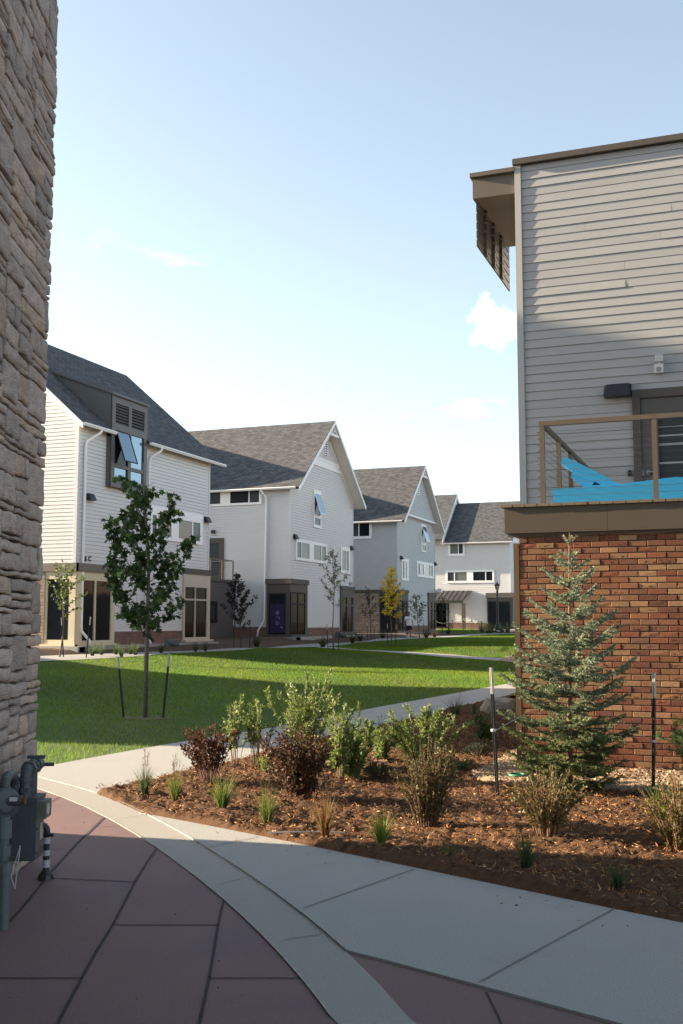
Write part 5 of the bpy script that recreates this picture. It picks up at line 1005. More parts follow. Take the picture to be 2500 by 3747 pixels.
def spcol(h):
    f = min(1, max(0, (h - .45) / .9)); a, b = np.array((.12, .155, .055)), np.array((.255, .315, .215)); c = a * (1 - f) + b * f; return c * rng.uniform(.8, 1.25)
h = .10; wi = 0
while h < HS - .26:
    u = h / HS; Lb = float(np.interp(u, [0, .1, .22, .38, .5, .63, .72, .81, .88, .93, 1], [.52, .60, .66, .72, .62, .45, .37, .28, .15, .09, .03])); nb = 9 if u < .65 else (7 if u < .85 else 5)
    for i in range(nb):
        an = wi * 1.1 + i * 2 * math.pi / nb + rng.uniform(-.3, .3); L = Lb * .92 * rng.uniform(.66, 1.15); dr = np.array([math.cos(an), math.sin(an), 0]); rise = .04 + .55 * u ** 1.5 if u > .3 else -.02
        hh = h + rng.uniform(-.03, .03); p0 = sb + (stp - sb) * (hh / HS); pts = [p0 + dr * L * k + np.array([0, 0, L * (rise * k + .16 * k * k - .10 * math.sin(k * math.pi) * (1 - u))]) for k in np.linspace(0, 1, 7)]
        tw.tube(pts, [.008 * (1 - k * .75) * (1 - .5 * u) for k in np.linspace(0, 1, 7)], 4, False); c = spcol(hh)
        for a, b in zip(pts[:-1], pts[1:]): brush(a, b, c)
        nt_ = int(L / .044)
        for j in range(nt_):
            k = .16 + .80 * (j + .5) / max(nt_, 1); p = p0 + dr * L * k + np.array([0, 0, L * (rise * k + .16 * k * k - .10 * math.sin(k * math.pi) * (1 - u))]); sd_ = 1 if j % 2 else -1; ss = np.array([-dr[1], dr[0], 0]) * sd_
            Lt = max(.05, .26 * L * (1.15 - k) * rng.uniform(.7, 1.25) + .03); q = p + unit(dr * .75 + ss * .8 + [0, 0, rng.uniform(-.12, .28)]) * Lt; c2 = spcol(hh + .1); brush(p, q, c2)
            if Lt > .10:
                for s2 in (-1, 1):
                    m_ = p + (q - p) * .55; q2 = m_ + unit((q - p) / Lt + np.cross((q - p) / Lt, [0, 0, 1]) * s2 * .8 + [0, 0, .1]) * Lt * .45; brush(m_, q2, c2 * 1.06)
    h += (.115 if u < .3 else .15) if u < .7 else .17; wi += 1
for i in range(5):
    an = i * 1.26; p0 = sb + (stp - sb) * ((HS - .13) / HS); brush(p0, p0 + np.array([math.cos(an) * .07, math.sin(an) * .07, .09]), (.26, .27, .20))
brush(stp - [0, 0, .24], stp, (.34, .34, .23), 900, .014)
for i in range(4):
    an = i * 1.57 + .6; p0 = stp - [0, 0, .26]; brush(p0, p0 + np.array([math.cos(an) * .10, math.sin(an) * .10, .07]), (.32, .36, .26))
tw.build('branches', mat('twig_brown', (.16, .10, .055), .9), sp_); NB, ND, NL, NT = map(np.concatenate, (NB, ND, NL, NT)); leaves(NB, ND, NL, NL * .26, NT, 'needles', M_needle, sp_, fold=0)
post('tall stake with pale tip left of the blue spruce', on(1822, 2930, 10.42), atd(1797, 2443, 10.42), 'stakes beside the blue spruce', .017, (.045, .050, .040)); post('tall stake with pale tip right of the blue spruce', on(2391, 2935, 10.35), atd(2394, 2460, 10.35), 'stakes beside the blue spruce', .017, (.014, .017, .016))
wr = MB(); a = atd(1806, 2672, 10.40); b = sb + (stp - sb) * .40; wr.tube([a + RT * .02, (a + b) / 2 - [0, 0, .02], b], .0028, 5); wr.lathe((a[0], a[1], a[2] - .012), [(.024, 0), (.027, .012), (.024, .024)], 10); tag(wr.build('guy_wire', mat('wire_white', (.6, .6, .6), .4)), 'thin wire tying the left stake to the spruce', 'wire', 'guy wires of the blue spruce')
wr = MB(); a = atd(2391, 2712, 10.35); wr.tube([a - RT * .02, (a + b) / 2 - [0, 0, .02], b], .0028, 5); wr.lathe((a[0], a[1], a[2] - .012), [(.024, 0), (.027, .012), (.024, .024)], 10); tag(wr.build('guy_wire', mat('wire_white', (.6, .6, .6), .4)), 'thin wire tying the right stake to the spruce', 'wire', 'guy wires of the blue spruce')

# dark green pine cut by the right edge of the frame
pb = on(2600, 2900, 10.6); pn = empty('mountain_pine', pb, 'dense dark green pine cut off by the right edge of the picture', 'pine'); NB, ND, NL, NT = [], [], [], []; tw = MB(); tw.tube([pb, pb + [0, 0, .5], pb + [0, 0, 1.0]], [.03, .02, .01], 7)
for i in range(46):
    an = rng.uniform(0, 6.28); k = rng.uniform(.12, 1.0); L = .50 * math.sin(min(1, k * 1.15 + .05) * math.pi) ** .6 * rng.uniform(.55, 1.05); p = pb + [0, 0, k * .82]; q = p + np.array([math.cos(an), math.sin(an), rng.uniform(.15, .6)]) * L; c = bend(p, q); tw.tube(c, [.009, .008, .007, .006, .004], 4, False)
    for a, b in zip(c[1:-1], c[2:]): brush(a, b, (.035, .095, .035), 800, .042)
    for _ in range(3): e = c[-1] + unit(rng.normal(0, .6, 3) + [0, 0, .9]) * .10; brush(c[-1], e, (.06, .17, .045), 900, .042)
tw.build('trunk', M_bark, pn); NB, ND, NL, NT = map(np.concatenate, (NB, ND, NL, NT)); leaves(NB, ND, NL, NL * .07, NT, 'needles', M_needle, pn, fold=0)

# shrubs
def shrub(name, label, base, h, w, stems, nleaf, ll, lw, pal, lm=M_dleaf, cat='shrub', group=None, low=.25, upright=.6, twn=5, stemc=(.10, .06, .045), zup=.0, narrow=1.0, tipbias=False, twl=.16, top=None, depth=None):
    b = np.array(base, float); b[2] = float(mulch_z(b[0], b[1])) - .01 + zup; s = empty(name, b, label, cat, group); mb = MB(); P, D = [], []
    for i in range(stems):
        an = rng.uniform(0, 6.28); rr = math.sqrt(rng.random()); e = b + RT * math.cos(an) * rr * w / 2 + FW * math.sin(an) * rr * (depth or w) / 2 + np.array([0, 0, h * rng.uniform(.62, 1.0) * (1 - .25 * rr ** 2)])
        st = b + RT * math.cos(an) * rr * w * .14 * narrow + FW * math.sin(an) * rr * w * .14; kn = st + (e - st) * .5 + np.array([0, 0, h * .10 * upright]) - (e - st) * [.25, .25, 0] * upright; t = np.linspace(0, 1, 6)[:, None]; c = (1 - t) ** 2 * st + 2 * t * (1 - t) * kn + t * t * e
        mb.tube(c, [.005, .0045, .004, .0035, .003, .002], 4, False); cs = [(c, low)]
        for _ in range(twn):
            p, d, tt = poly_pts(c, 1)
            if tt[0] < low: continue
            q = p[0] + unit(d[0] * (.8 if upright > .4 else .4) + rng.normal(0, .5, 3)) * twl * h * rng.uniform(.5, 1.3); cc = bend(p[0], q, .08, 2); mb.tube(cc, [.0025, .002, .0012], 3, False); cs.append((cc, .1))
        tot = sum(np.linalg.norm(np.diff(c_, axis=0), axis=1).sum() for c_, _ in cs)
        for c_, lo_ in cs:
            k = int(round(nleaf / stems * np.linalg.norm(np.diff(c_, axis=0), axis=1).sum() / tot)) + 1; p, d, tt = poly_pts(c_, k); ok = tt > lo_; P.append(p[ok]); D.append(unit(d[ok] * (1.1 if upright > .4 else .3) + rng.normal(0, .62, p[ok].shape)))
    mb.build('stems', mat('stem_%02d' % int(stemc[0] * 100), stemc, .85), s); P = np.concatenate(P); D = np.concatenate(D); k = len(P); leaves(P + D * .004, D, rng.uniform(.6, 1.2, k) * ll, rng.uniform(.7, 1.2, k) * lw, tints(k, pal, .32), 'foliage', lm, s); return s
nine = [(.075, .032, .018), (.10, .042, .022), (.055, .026, .016), (.13, .058, .026), (.075, .05, .024), (.17, .08, .04)]
dB = lambda x, y: gnd(x, y, 0)
nb1 = shrub('ninebark', 'small dark red-brown shrub at the near tip of the bed', dB(770, 2888), .68, .72, 40, 4200, .030, .021, nine, M_dleaf, low=.36, stemc=(.14, .065, .045))
nb2 = shrub('ninebark', 'large dark red-brown shrub with pink seed heads in the middle of the bed', dB(1102, 2948), .74, .84, 54, 7200, .030, .021, nine + [(.04, .05, .025)], M_dleaf, low=.14, upright=.35)
sh = MB(); c0 = dB(1102, 2948)
for _ in range(16):
    p = c0 + RT * rng.uniform(-.3, .22) - FW * rng.uniform(.18, .3) + [0, 0, rng.uniform(.25, .62)]; sh.lathe((p[0], p[1], p[2]), [(.002, -.012), (.011, -.006), (.014, 0), (.011, .006), (.002, .012)], 7)
tag(sh.build('seed_heads', mat('seed_pink', (.30, .16, .125), .8), nb2), kind='stuff')
wil = [(.20, .27, .07), (.25, .32, .10), (.15, .22, .05), (.31, .36, .15), (.12, .19, .04)]; WG = 'grey-green willowy shrubs in the bed'
def willow(label, x, yb, d, ytop, wpx, stems, n, low=.3, **k):
    b = on(x, yb, d); h = atd(x, ytop, d)[2] - b[2]; return shrub('willow_shrub', label, b, h, wpx / FPX * d * 1.30, int(stems * 1.3), int(n * 3.0), .052, .015, wil, M_leaf, group=None, low=low, upright=.8, twn=4, stemc=(.20, .14, .08), twl=.13, **k)
willow('bare-legged willowy shrub with pale green top by the path edge', 945, 2811, 12.4, 2516, 100, 8, 620, .45)
willow('willowy shrub rising just behind the small dark shrub', 862, 2815, 12.5, 2556, 92, 8, 560, .35)
willow('tallest and broadest willowy shrub, behind the large dark shrub', 1108, 2800, 12.3, 2455, 205, 22, 2300, .30)
willow('willowy shrub just right of the large dark shrub', 1245, 2856, 11.4, 2547, 110, 10, 900, .18)
willow('thin willowy shrub crossing the pavement behind the bed centre', 1335, 2800, 12.6, 2579, 76, 6, 380, .30)
willow('low spreading willowy shrub at the foot of its taller neighbours', 1285, 2850, 11.6, 2690, 190, 16, 1500, .10)
willow('broad willowy shrub behind the upright brown-green one', 1552, 2800, 12.6, 2575, 235, 22, 2100, .12)
willow('small bright green shrub right of the thin willowy one', 1395, 2790, 12.9, 2676, 90, 14, 800, .05)
shrub('spirea', 'small bright yellow-green shrub between the two dark ones', on(978, 2842, 11.7), .22, .17, 8, 160, .045, .022, [(.20, .28, .05), (.15, .24, .04), (.26, .32, .08)], M_leaf, low=.05)
box = [(.11, .12, .035), (.14, .14, .045), (.08, .095, .028), (.16, .125, .05), (.11, .075, .03)]
shrub('boxwood', 'upright brown-green shrub in the middle of the mulch', dB(1562, 3040), .76, .62, 76, 8600, .025, .011, box, M_gleaf, low=.10, upright=.9, stemc=(.13, .065, .04), twl=.10)
shrub('boxwood', 'brown-green shrub with orange stems in front of the spruce', dB(2000, 3092), .55, .66, 66, 6600, .025, .010, box + [(.14, .115, .04)], M_gleaf, low=.16, upright=.9, stemc=(.25, .14, .07), twl=.11)
shrub('boxwood', 'brown-green shrub with orange stems at the right picture edge', dB(2492, 3135), .62, .60, 66, 6600, .025, .010, box + [(.17, .14, .04)], M_gleaf, low=.14, upright=.9, stemc=(.28, .16, .08), twl=.11)
mug = [(.075, .10, .035), (.10, .13, .05), (.055, .075, .03)]
def mugo(label, x, yb, d, ytop, wpx, pal):
    b = on(x, yb, d); b[2] = float(mulch_z(b[0], b[1])); hh = max(.14, atd(x, ytop, d)[2] - b[2]); w = wpx / FPX * d; s = empty('mugo_pine', b, label, 'shrub'); global NB, ND, NL, NT; NB, ND, NL, NT = [], [], [], []; mb = MB()
    for i in range(55):
        an = rng.uniform(0, 6.28); rr = math.sqrt(rng.random()); p = b + RT * math.cos(an) * rr * w * .2 + FW * math.sin(an) * rr * w * .2; q = b + RT * math.cos(an) * rr * w * .5 + FW * math.sin(an) * rr * w * .5 + [0, 0, hh * (1 - .6 * rr * rr) * rng.uniform(.7, 1)]; mb.tube([p, q], [.005, .003], 4, False); brush(p + (q - p) * .5, q, pal[i % len(pal)], 900, .030)
    mb.build('stems', M_bark, s); NB, ND, NL, NT = map(np.concatenate, (NB, ND, NL, NT)); leaves(NB, ND, NL, NL * .09, NT, 'needles', M_needle, s, fold=0)
mugo('low grey-green cushion pine at the bed centre', 1385, 2836, 11.6, 2783, 122, mug); mugo('low dark cushion pine left of the pale-tipped stake', 1752, 2768, 13.4, 2715, 118, [(.035, .055, .035), (.045, .065, .04)])
shrub('juniper', 'low yellow-green shrub right of the broad willowy one', on(1686, 2803, 12.2), .17, .27, 26, 900, .030, .012, [(.13, .17, .05), (.09, .12, .035)], M_leaf, low=.1, upright=.2)
shrub('broadleaf_plant', 'plant with big drooping leaves near the boulder', on(1762, 2706, 14.6), .56, .28, 9, 110, .105, .062, [(.065, .12, .035), (.05, .09, .03), (.09, .15, .05)], M_leaf, low=.2, upright=.8, stemc=(.12, .10, .05))
# ornamental grasses
def tuft(label, base, h, n, spread, pal, w=.0035, seed=0, group='ornamental grass clumps along the bed edge', seedc=(.22, .13, .07), name='grass_clump', m=M_blade, zf=mulch_z):
    b = np.array(base, float); b[2] = float(zf(b[0], b[1])) - .01; s = empty(name, b, label, 'grass', None); V, F_ = [], []; k = 5; nn = n
    an = rng.uniform(0, 6.28, nn); rr = np.sqrt(rng.random(nn)); lean = np.abs(rng.normal(.5, .35, nn)) * spread; Hh = h * rng.uniform(.45, 1.05, nn)
    o = np.stack([np.cos(an), np.sin(an), 0 * an], 1); st = b + o * (rr * spread * .16)[:, None]; sd_ = np.stack([-np.sin(an + rng.normal(0, .9, nn)), np.cos(an), 0 * an], 1); rows = []
    for j in range(k):
        t = j / (k - 1); c = st + o * (lean * (t ** 1.7))[:, None] + np.stack([0 * an, 0 * an, Hh * (t - .16 * t ** 3 * (lean / spread))], 1); ww = (w * (1 - t * .93))[...] if False else w * (1 - .93 * t) * np.ones(nn); rows += [c - sd_ * ww[:, None], c + sd_ * ww[:, None]]
    V = np.stack(rows, 1).reshape(-1, 3); i0 = np.arange(nn)[:, None] * 2 * k; F_ = np.concatenate([np.concatenate([i0 + 2 * j, i0 + 2 * j + 1, i0 + 2 * j + 3, i0 + 2 * j + 2], 1)[:, None] for j in range(k - 1)], 1).reshape(-1, 4); tn = np.repeat(tints(nn, pal, .3), k - 1, 0)
    npmesh('blades', V, F_, m, s, tn)
    if seed:
        mb = MB()
        for _ in range(seed):
            a = rng.uniform(0, 6.28); q = b + np.array([math.cos(a), math.sin(a), 0]) * spread * rng.uniform(.1, .6) + [0, 0, h * rng.uniform(1.05, 1.5)]; c = bend(b + [0, 0, h * .3], q, .08, 4); mb.tube(c, [.0018, .0016, .0015, .0013, .001], 3, False)
            for _ in range(14): p, d, tt = poly_pts(c[2:], 1); mb.tube([p[0], p[0] + unit(d[0] + rng.normal(0, .6, 3)) * .035], [.0012, .0006], 3, False)
        mb.build('seed_stalks', mat('seed_brown', seedc, .9), s)
    return s
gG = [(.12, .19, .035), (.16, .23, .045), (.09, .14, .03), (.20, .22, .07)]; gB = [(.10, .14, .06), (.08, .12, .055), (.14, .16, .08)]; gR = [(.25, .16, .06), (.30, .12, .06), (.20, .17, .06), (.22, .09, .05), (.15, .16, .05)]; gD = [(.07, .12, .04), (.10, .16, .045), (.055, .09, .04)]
tuft('blue-grey grass clump where the bed meets the path', dB(530, 2922), .34, 190, .17, gB, seed=5); tuft('grass clump with reddish seed stalks, second from the bed tip', dB(640, 2958), .30, 170, .15, gG + [(.26, .14, .05)], seed=7, seedc=(.25, .09, .045)); tuft('full green grass clump in front of the small dark shrub', dB(815, 2998), .36, 230, .21, gG)
tuft('narrow straw-tipped grass clump before the large dark shrub', dB(978, 3034), .36, 180, .17, gG + [(.25, .21, .09)], seed=4); tuft('red and straw coloured grass clump by the white drip line', dB(1190, 3086), .40, 150, .16, gR, seed=5, seedc=(.28, .12, .08)); tuft('bright lime green grass clump at the sidewalk edge', dB(1396, 3117), .28, 190, .15, [(.20, .28, .04), (.16, .24, .04), (.26, .32, .07)])
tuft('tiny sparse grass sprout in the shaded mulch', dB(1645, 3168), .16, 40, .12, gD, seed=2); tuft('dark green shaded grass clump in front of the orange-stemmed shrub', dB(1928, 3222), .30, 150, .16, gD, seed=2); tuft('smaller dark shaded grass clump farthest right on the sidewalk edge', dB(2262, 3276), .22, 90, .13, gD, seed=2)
tuft('bright grass blades sprouting beside the right-edge shrub', dB(2420, 3030), .36, 46, .22, [(.18, .27, .03), (.14, .22, .03)], w=.006); tuft('shaded grass clump touching the path behind the bed', on(1570, 2636, 19.0), .30, 110, .22, gD); tuft('taller thin grass clump beside the path near the boulder', on(1668, 2612, 19.5), .42, 110, .40, gD, seed=4); tuft('wispy grass clump on the path edge between the thin shrubs', on(1395, 2668, 16.8), .2, 26, .14, gD, seed=3)
bz = bed_z
for x, y, d, lab in ((445, 2392, 38.3, 'tiny green plant under the downspout of the first house'), (338, 2385, 38.6, 'tiny tuft between the stake and the shopfront'), (372, 2378, 39.5, 'bushy tuft beneath the corner of the first shopfront'), (425, 2376, 39.8, 'first tuft along the brick skirt'), (478, 2376, 40.2, 'second tuft along the brick skirt'), (497, 2379, 39.6, 'third tuft along the brick skirt, in front'), (590, 2373, 41.5, 'tuft by the boulder before the brick skirt'), (717, 2366, 44.5, 'left tuft below the tan framed window'), (752, 2366, 45.0, 'right tuft below the tan framed window')):
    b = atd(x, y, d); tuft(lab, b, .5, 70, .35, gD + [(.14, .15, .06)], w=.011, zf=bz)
for x, y, d, lab in ((1785, 2311, 84, 'left clump of far grass beside the lamp post'), (1800, 2311, 85, 'middle clump of far grass beside the lamp post'), (1839, 2310, 86, 'tall far grass just right of the lamp post'), (1858, 2311, 86, 'far grass clump at the edge of the brick building'), (1765, 2306, 87, 'yellowish far grass clump by the rope posts')):
    b = atd(x, y, d); tuft(lab, b, 1.0, 60, .7, [(.20, .24, .10), (.14, .17, .07)], w=.03, zf=gz)
for x, y, d, lab in ((1318, 2336, 66, 'low brush left of the stone ground floor'), (1400, 2330, 71, 'low brush before the dark corner door'), (1560, 2325, 74, 'low brush right of the pale tree'), (1590, 2322, 77, 'low brush at the canopy corner'), (1640, 2312, 82, 'low brush in front of the canopy'), (1290, 2340, 64, 'low brush by the second shopfront'), (1180, 2352, 56, 'low brush under the second brick skirt'), (940, 2362, 53, 'low brush beside the white downspout')):
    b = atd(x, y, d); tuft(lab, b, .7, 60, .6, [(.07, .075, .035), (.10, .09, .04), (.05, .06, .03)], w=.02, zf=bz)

# ================================================================ SMALL THINGS
def rock(name, label, c, sx, sy, sz, m, cat='boulder'):
    bm = bmesh.new(); bmesh.ops.create_icosphere(bm, subdivisions=3, radius=1)
    for v in bm.verts:
        p = v.co; k = 1 + .16 * math.sin(p.x * 3.1 + 1) * math.sin(p.y * 2.7) + .09 * math.sin(p.z * 5 + p.x * 4); f = Vector((p.x * sx, p.y * sy, max(min(p.z * 1.35, .8), -.6) * sz)) * k; v.co = f + Vector(tuple(c))
    me = bpy.data.meshes.new(name); bm.to_mesh(me); bm.free(); return tag(link(name, me, m), label, cat)
M_rock = mat('rock_tan', (.33, .27, .21), .95, .3, 9, .8, 25)
rb1 = on(1832, 2550, 20.0); rock('boulder', 'flat-topped tan boulder at the path edge left of the brick building', rb1 + [0, 0, .13], .33, .30, .20, M_rock)
rb2 = atd(632, 2354, 41.2); rock('boulder', 'smooth grey boulder lying in front of the brick skirt', rb2, .30, .22, .17, mat('rock_grey', (.10, .105, .11), .8, .2, 8, .3, 20)); rb3 = atd(1248, 2324, 58); rock('boulder', 'smooth grey boulder beside the second house shopfront', rb3, .36, .28, .22, mat('rock_grey', (.10, .105, .11), .8, .2, 8, .3, 20))
rb4 = on(1395, 2788, 12.6); rock('bed_rock', 'small pinkish rock half hidden among the low shrubs', rb4 + [0, 0, .05], .10, .07, .06, mat('rock_pink', (.42, .27, .20), .9, .2, 9), 'rock')
vb = dB(712, 2868); mb = MB(); mb.lathe((vb[0], vb[1], .055), [(.004, .012), (.055, .012), (.062, .010), (.066, .0), (.072, 0), (.074, -.02)], 28); vl = mb.build('valve_box_lid', mat('lid_green', (.26, .36, .31), .6, .25, 30), None, True); tag(vl, 'round pale green irrigation lid set in the mulch', 'lid')
gr_ = gnd(1893, 2840, .08); mb = MB(); a = np.linspace(0, 2 * math.pi, 25); mb.tube([(gr_[0] + .085 * math.cos(t), gr_[1] + .085 * math.sin(t), .095) for t in a], .012, 8); tag(mb.build('drain_ring', mat('drain_green', (.06, .34, .20), .45), None, True), 'green plastic drain ring in the gravel below the brown downspout', 'drain ring')
mb = MB(); p0, p1 = gnd(980, 3046, .07), gnd(1262, 3046, .07); mb.tube([p0, (p0 + p1) / 2 + [0, 0, .006], p1], .005, 6); tag(mb.build('drip_line', mat('drip_white', (.62, .60, .58), .5)), 'thin white drip line lying across the mulch', 'pipe')
# gas meter on the stone wall
gm_d = 6.75; G_ = lambda x, y, d=gm_d: atd(*cv('V', x, y), d); M_gas = mat('gas_grey', (.072, .086, .098), .5, .25, 9, .25, 90, spec=.5, col2=(.055, .064, .070)); M_gas2 = mat('gas_dark', (.055, .065, .075), .5, .2, 20)
gmt = empty('gas_meter', G_(240, 1350) * [1, 1, 0], 'blue-grey gas meter with its pipes and regulator on the stone wall', 'gas meter'); wv3 = np.array([*wv_, 0]); wn3 = np.array([*wn_, 0]); Z3 = np.array([0, 0, 1.])
c = G_(300, 1020); mb = MB(); mb.obox(c, wn3 * .085, wv3 * .10, Z3 * .175); mb.obox(c + Z3 * .178, wn3 * .092, wv3 * .108, Z3 * .012); mb.obox(c - Z3 * .178, wn3 * .078, wv3 * .09, Z3 * .010); mb.obox(c - wv3 * .103, wn3 * .060, wv3 * .006, Z3 * .14)
for sx_ in (-1, 1):
    for sz_ in (-1, 0, 1): mb.tube([c + wn3 * .092 + wv3 * .075 * sx_ + Z3 * .14 * sz_, c + wn3 * .080 + wv3 * .075 * sx_ + Z3 * .14 * sz_], .009, 6)
body = mb.build('meter_body', M_gas, gmt); mb = MB(); ci = c + Z3 * .115 + wn3 * .105 - wv3 * .02; mb.obox(ci, wn3 * .035, wv3 * .075, Z3 * .052); mb.build('index_box', mat('gas_olive', (.13, .13, .105), .55, .2, 20), body)
mb = MB(); mb.obox(c + wn3 * .0865 - Z3 * .03 + wv3 * .03, wn3 * .0015, wv3 * .03, Z3 * .05); mb.build('name_plate', mat('plate_grey', (.30, .31, .32), .4), body)
mb = MB(); mb.tube([ci + wn3 * .035 - wv3 * .02, ci + wn3 * .039 - wv3 * .02], .034, 16); mb.build('dial', mat('dial_white', (.5, .5, .48), .3), body); mb = MB()
for k in range(3): mb.obox(c - wv3 * .1095 + Z3 * (.05 - .02 * k) + wn3 * .005, wn3 * .03, wv3 * .0006, Z3 * .0035)
mb.build('raised_marks', M_gas2, body)
top = c + Z3 * .19; mb = MB(); e1 = top - wv3 * .05 + Z3 * .12
def elbow(mb, p, q, r_, r): pass
mb.tube([top - wv3 * .05, top - wv3 * .05 + Z3 * .03, top - wv3 * .05 + Z3 * .075], [.036, .036, .030], 14); mb.tube([top - wv3 * .05 + Z3 * .03, top - wv3 * .05 + Z3 * .055], .043, 6)
arc = [top - wv3 * .05 + Z3 * .075] + [top - wv3 * (.05 - .055 * (1 - math.cos(t))) + Z3 * (.105 + .055 * math.sin(t)) for t in np.linspace(0, math.pi / 2, 6)]; mb.tube(arc + [arc[-1] + wv3 * .24], .033, 14); a = arc[-1]
mb.tube([arc[1] - Z3 * .012, arc[1] + Z3 * .010], .041, 14); mb.tube([a + wv3 * .01, a + wv3 * .05], .050, 6); mb.tube([a + wv3 * .09, a + wv3 * .12], .046, 14); mb.tube([a + wv3 * .17, a + wv3 * .22], .050, 6); mb.tube([a + wv3 * .22, a + wv3 * .27], .042, 10)
mb.obox(a + wv3 * .20 + Z3 * .05, wn3 * .055, wv3 * .016, Z3 * .010); mb.tube([a + wv3 * .22 + wn3 * .03, a + wv3 * .22 + wn3 * .11], .012, 8); mb.tube([a + wv3 * .12, a + wv3 * .12 - Z3 * .30], .031, 14); mb.tube([a + wv3 * .12 - Z3 * .27, a + wv3 * .12 - Z3 * .30], .038, 14); mb.build('outlet_pipe', M_gas, gmt, False)
rg = G_(58, 760, 6.35); mb = MB(); nd = unit(wn3 * .6 - wv3 * .8); mb.tube([rg - nd * .05, rg - nd * .035, rg - nd * .03, rg + nd * .0, rg + nd * .012, rg + nd * .03], [.05, .085, .095, .095, .085, .04], 18); mb.tube([rg + Z3 * .02 + wn3 * .0, rg + Z3 * .02 + wn3 * .10], .030, 12); reg = mb.build('regulator', M_gas, gmt)
mb = MB(); mb.tube([rg + Z3 * .02 + wn3 * .10, rg + Z3 * .02 + wn3 * .118], .024, 12); mb.build('regulator_cap', mat('cap_red', (.13, .028, .026), .4), reg); mb = MB(); mb.obox(rg + Z3 * .032 + wn3 * .055 - wv3 * .028, wn3 * .022, wv3 * .004, Z3 * .011); mb.build('barcode_label', mat('label_white', (.62, .62, .62), .5), reg)
i0 = G_(50, 600, 6.4); mb = MB(); pts = [G_(55, 690, 6.4), G_(55, 560, 6.4), G_(62, 490, 6.42), G_(90, 440, 6.48), G_(125, 425, 6.55), G_(155, 450, 6.62), G_(165, 520, 6.66), G_(162, 700, 6.68)]; mb.tube(pts, .030, 12); mb.tube([pts[0], pts[1]], .037, 8); mb.tube([G_(163, 630, 6.68), G_(162, 700, 6.68)], .037, 6); mb.build('inlet_pipe', M_gas, gmt, False)
gb = gnd(12, 3398, 0); mb = MB(); tp = G_(45, 900, 6.2); mb.tube([gb - Z3 * .1, gb + Z3 * .35, tp - Z3 * .25, tp], [.032, .032, .032, .036], 14); mb.tube([tp - Z3 * .22, tp - Z3 * .16], .044, 8); mb.tube([tp - Z3 * .12, tp - Z3 * .02], .046, 14); mb.tube([gb + Z3 * .30, gb + Z3 * .36], .040, 14); rp = mb.build('riser_pipe', mat('riser_bluegrey', (.10, .125, .13), .5, .2, 14), gmt)
mb = MB(); mb.tube([tp - Z3 * .30, tp - Z3 * .285], .042, 14); mb.tube([tp - Z3 * .315, tp - Z3 * .305], .041, 14); mb.tube([tp - Z3 * .30 + wn3 * .04, tp - Z3 * .40 + wn3 * .075, gb + Z3 * .45 + wn3 * .08, gb + Z3 * .30 + wn3 * .04], .004, 5); mb.build('tracer_wire', mat('wire_pale', (.5, .5, .5), .5), rp)
# taped riser beside it
vb_ = gnd(*cv('V', 525, 1620), 0); vt_ = atd(*cv('V', 528, 1000), vb_ @ FW); Hh = vt_[2]; vp = empty('vent_pipe', vb_, 'short black and white taped gas pipe rising from the paving beside the meter', 'pipe'); mb = MB()
mb.tube([vb_ - Z3 * .05, vb_ + Z3 * Hh * .86], .021, 14); mb.tube([vb_ + Z3 * Hh * .86] + [vb_ + Z3 * (Hh * .9 + .035 * math.sin(t)) - wn3 * (.035 * (1 - math.cos(t))) for t in np.linspace(0, 2.6, 7)], .021, 12); mb.tube([vb_ + Z3 * Hh * .80, vb_ + Z3 * Hh * .86], .027, 8); mb.obox(vb_ + Z3 * Hh * .83 - wv3 * .02 + wn3 * .01, wn3 * .04, wv3 * .012, Z3 * .010); mb.lathe((vb_[0], vb_[1], 0), [(.055, 0), (.05, .03), (.024, .06)], 10); mb.build('pipe', mat('pipe_black', (.022, .022, .024), .45), vp)
for a, b in ((.66, .78), (.44, .54), (.22, .36)):
    mb = MB(); mb.tube([vb_ + Z3 * Hh * a, vb_ + Z3 * Hh * b], .0225, 14, False); mb.build('tape_band', mat('tape_white', (.5, .5, .54), .5), vp)

# lamp post
ld = 92.0; lb0 = on(1822, 2307, ld); lt = atd(1825, 2127, ld); HL = lt[2] - lb0[2]; lp = empty('lamp_post', lb0, 'black traditional lamp post with a glass lantern in front of the farthest house', 'street lamp'); mb = MB(); q = HL / 4.2
mb.lathe(lb0, [(.30, -.1), (.30, .05), (.26, .10), (.24, .35), (.15, .50), (.17, .55), (.11, .62), (.10, .9), (.085, 2.3), (.075, 3.25 * q), (.11, 3.28 * q), (.11, 3.33 * q), (.06, 3.38 * q), (.09, 3.45 * q)], 14); mb.build('pole', M_lamp, lp, False)
mb = MB(); mb.lathe(lb0, [(.11, 3.46 * q), (.19, 3.82 * q)], 8); mb.build('lantern_glass', mat('lantern_glass', (.62, .58, .50), .3, spec=.6), lp); mb = MB(); mb.lathe(lb0, [(.26, 3.82 * q), (.27, 3.86 * q), (.17, 3.98 * q), (.06, 4.06 * q), (.04, 4.12 * q), (.02, 4.2 * q)], 8)
for k in range(8): a = k * math.pi / 4; mb.tube([lb0 + np.array([math.cos(a) * .115, math.sin(a) * .115, 3.45 * q]), lb0 + np.array([math.cos(a) * .195, math.sin(a) * .195, 3.83 * q])], .014, 4)
mb.build('lantern_cage', M_lamp, lp)
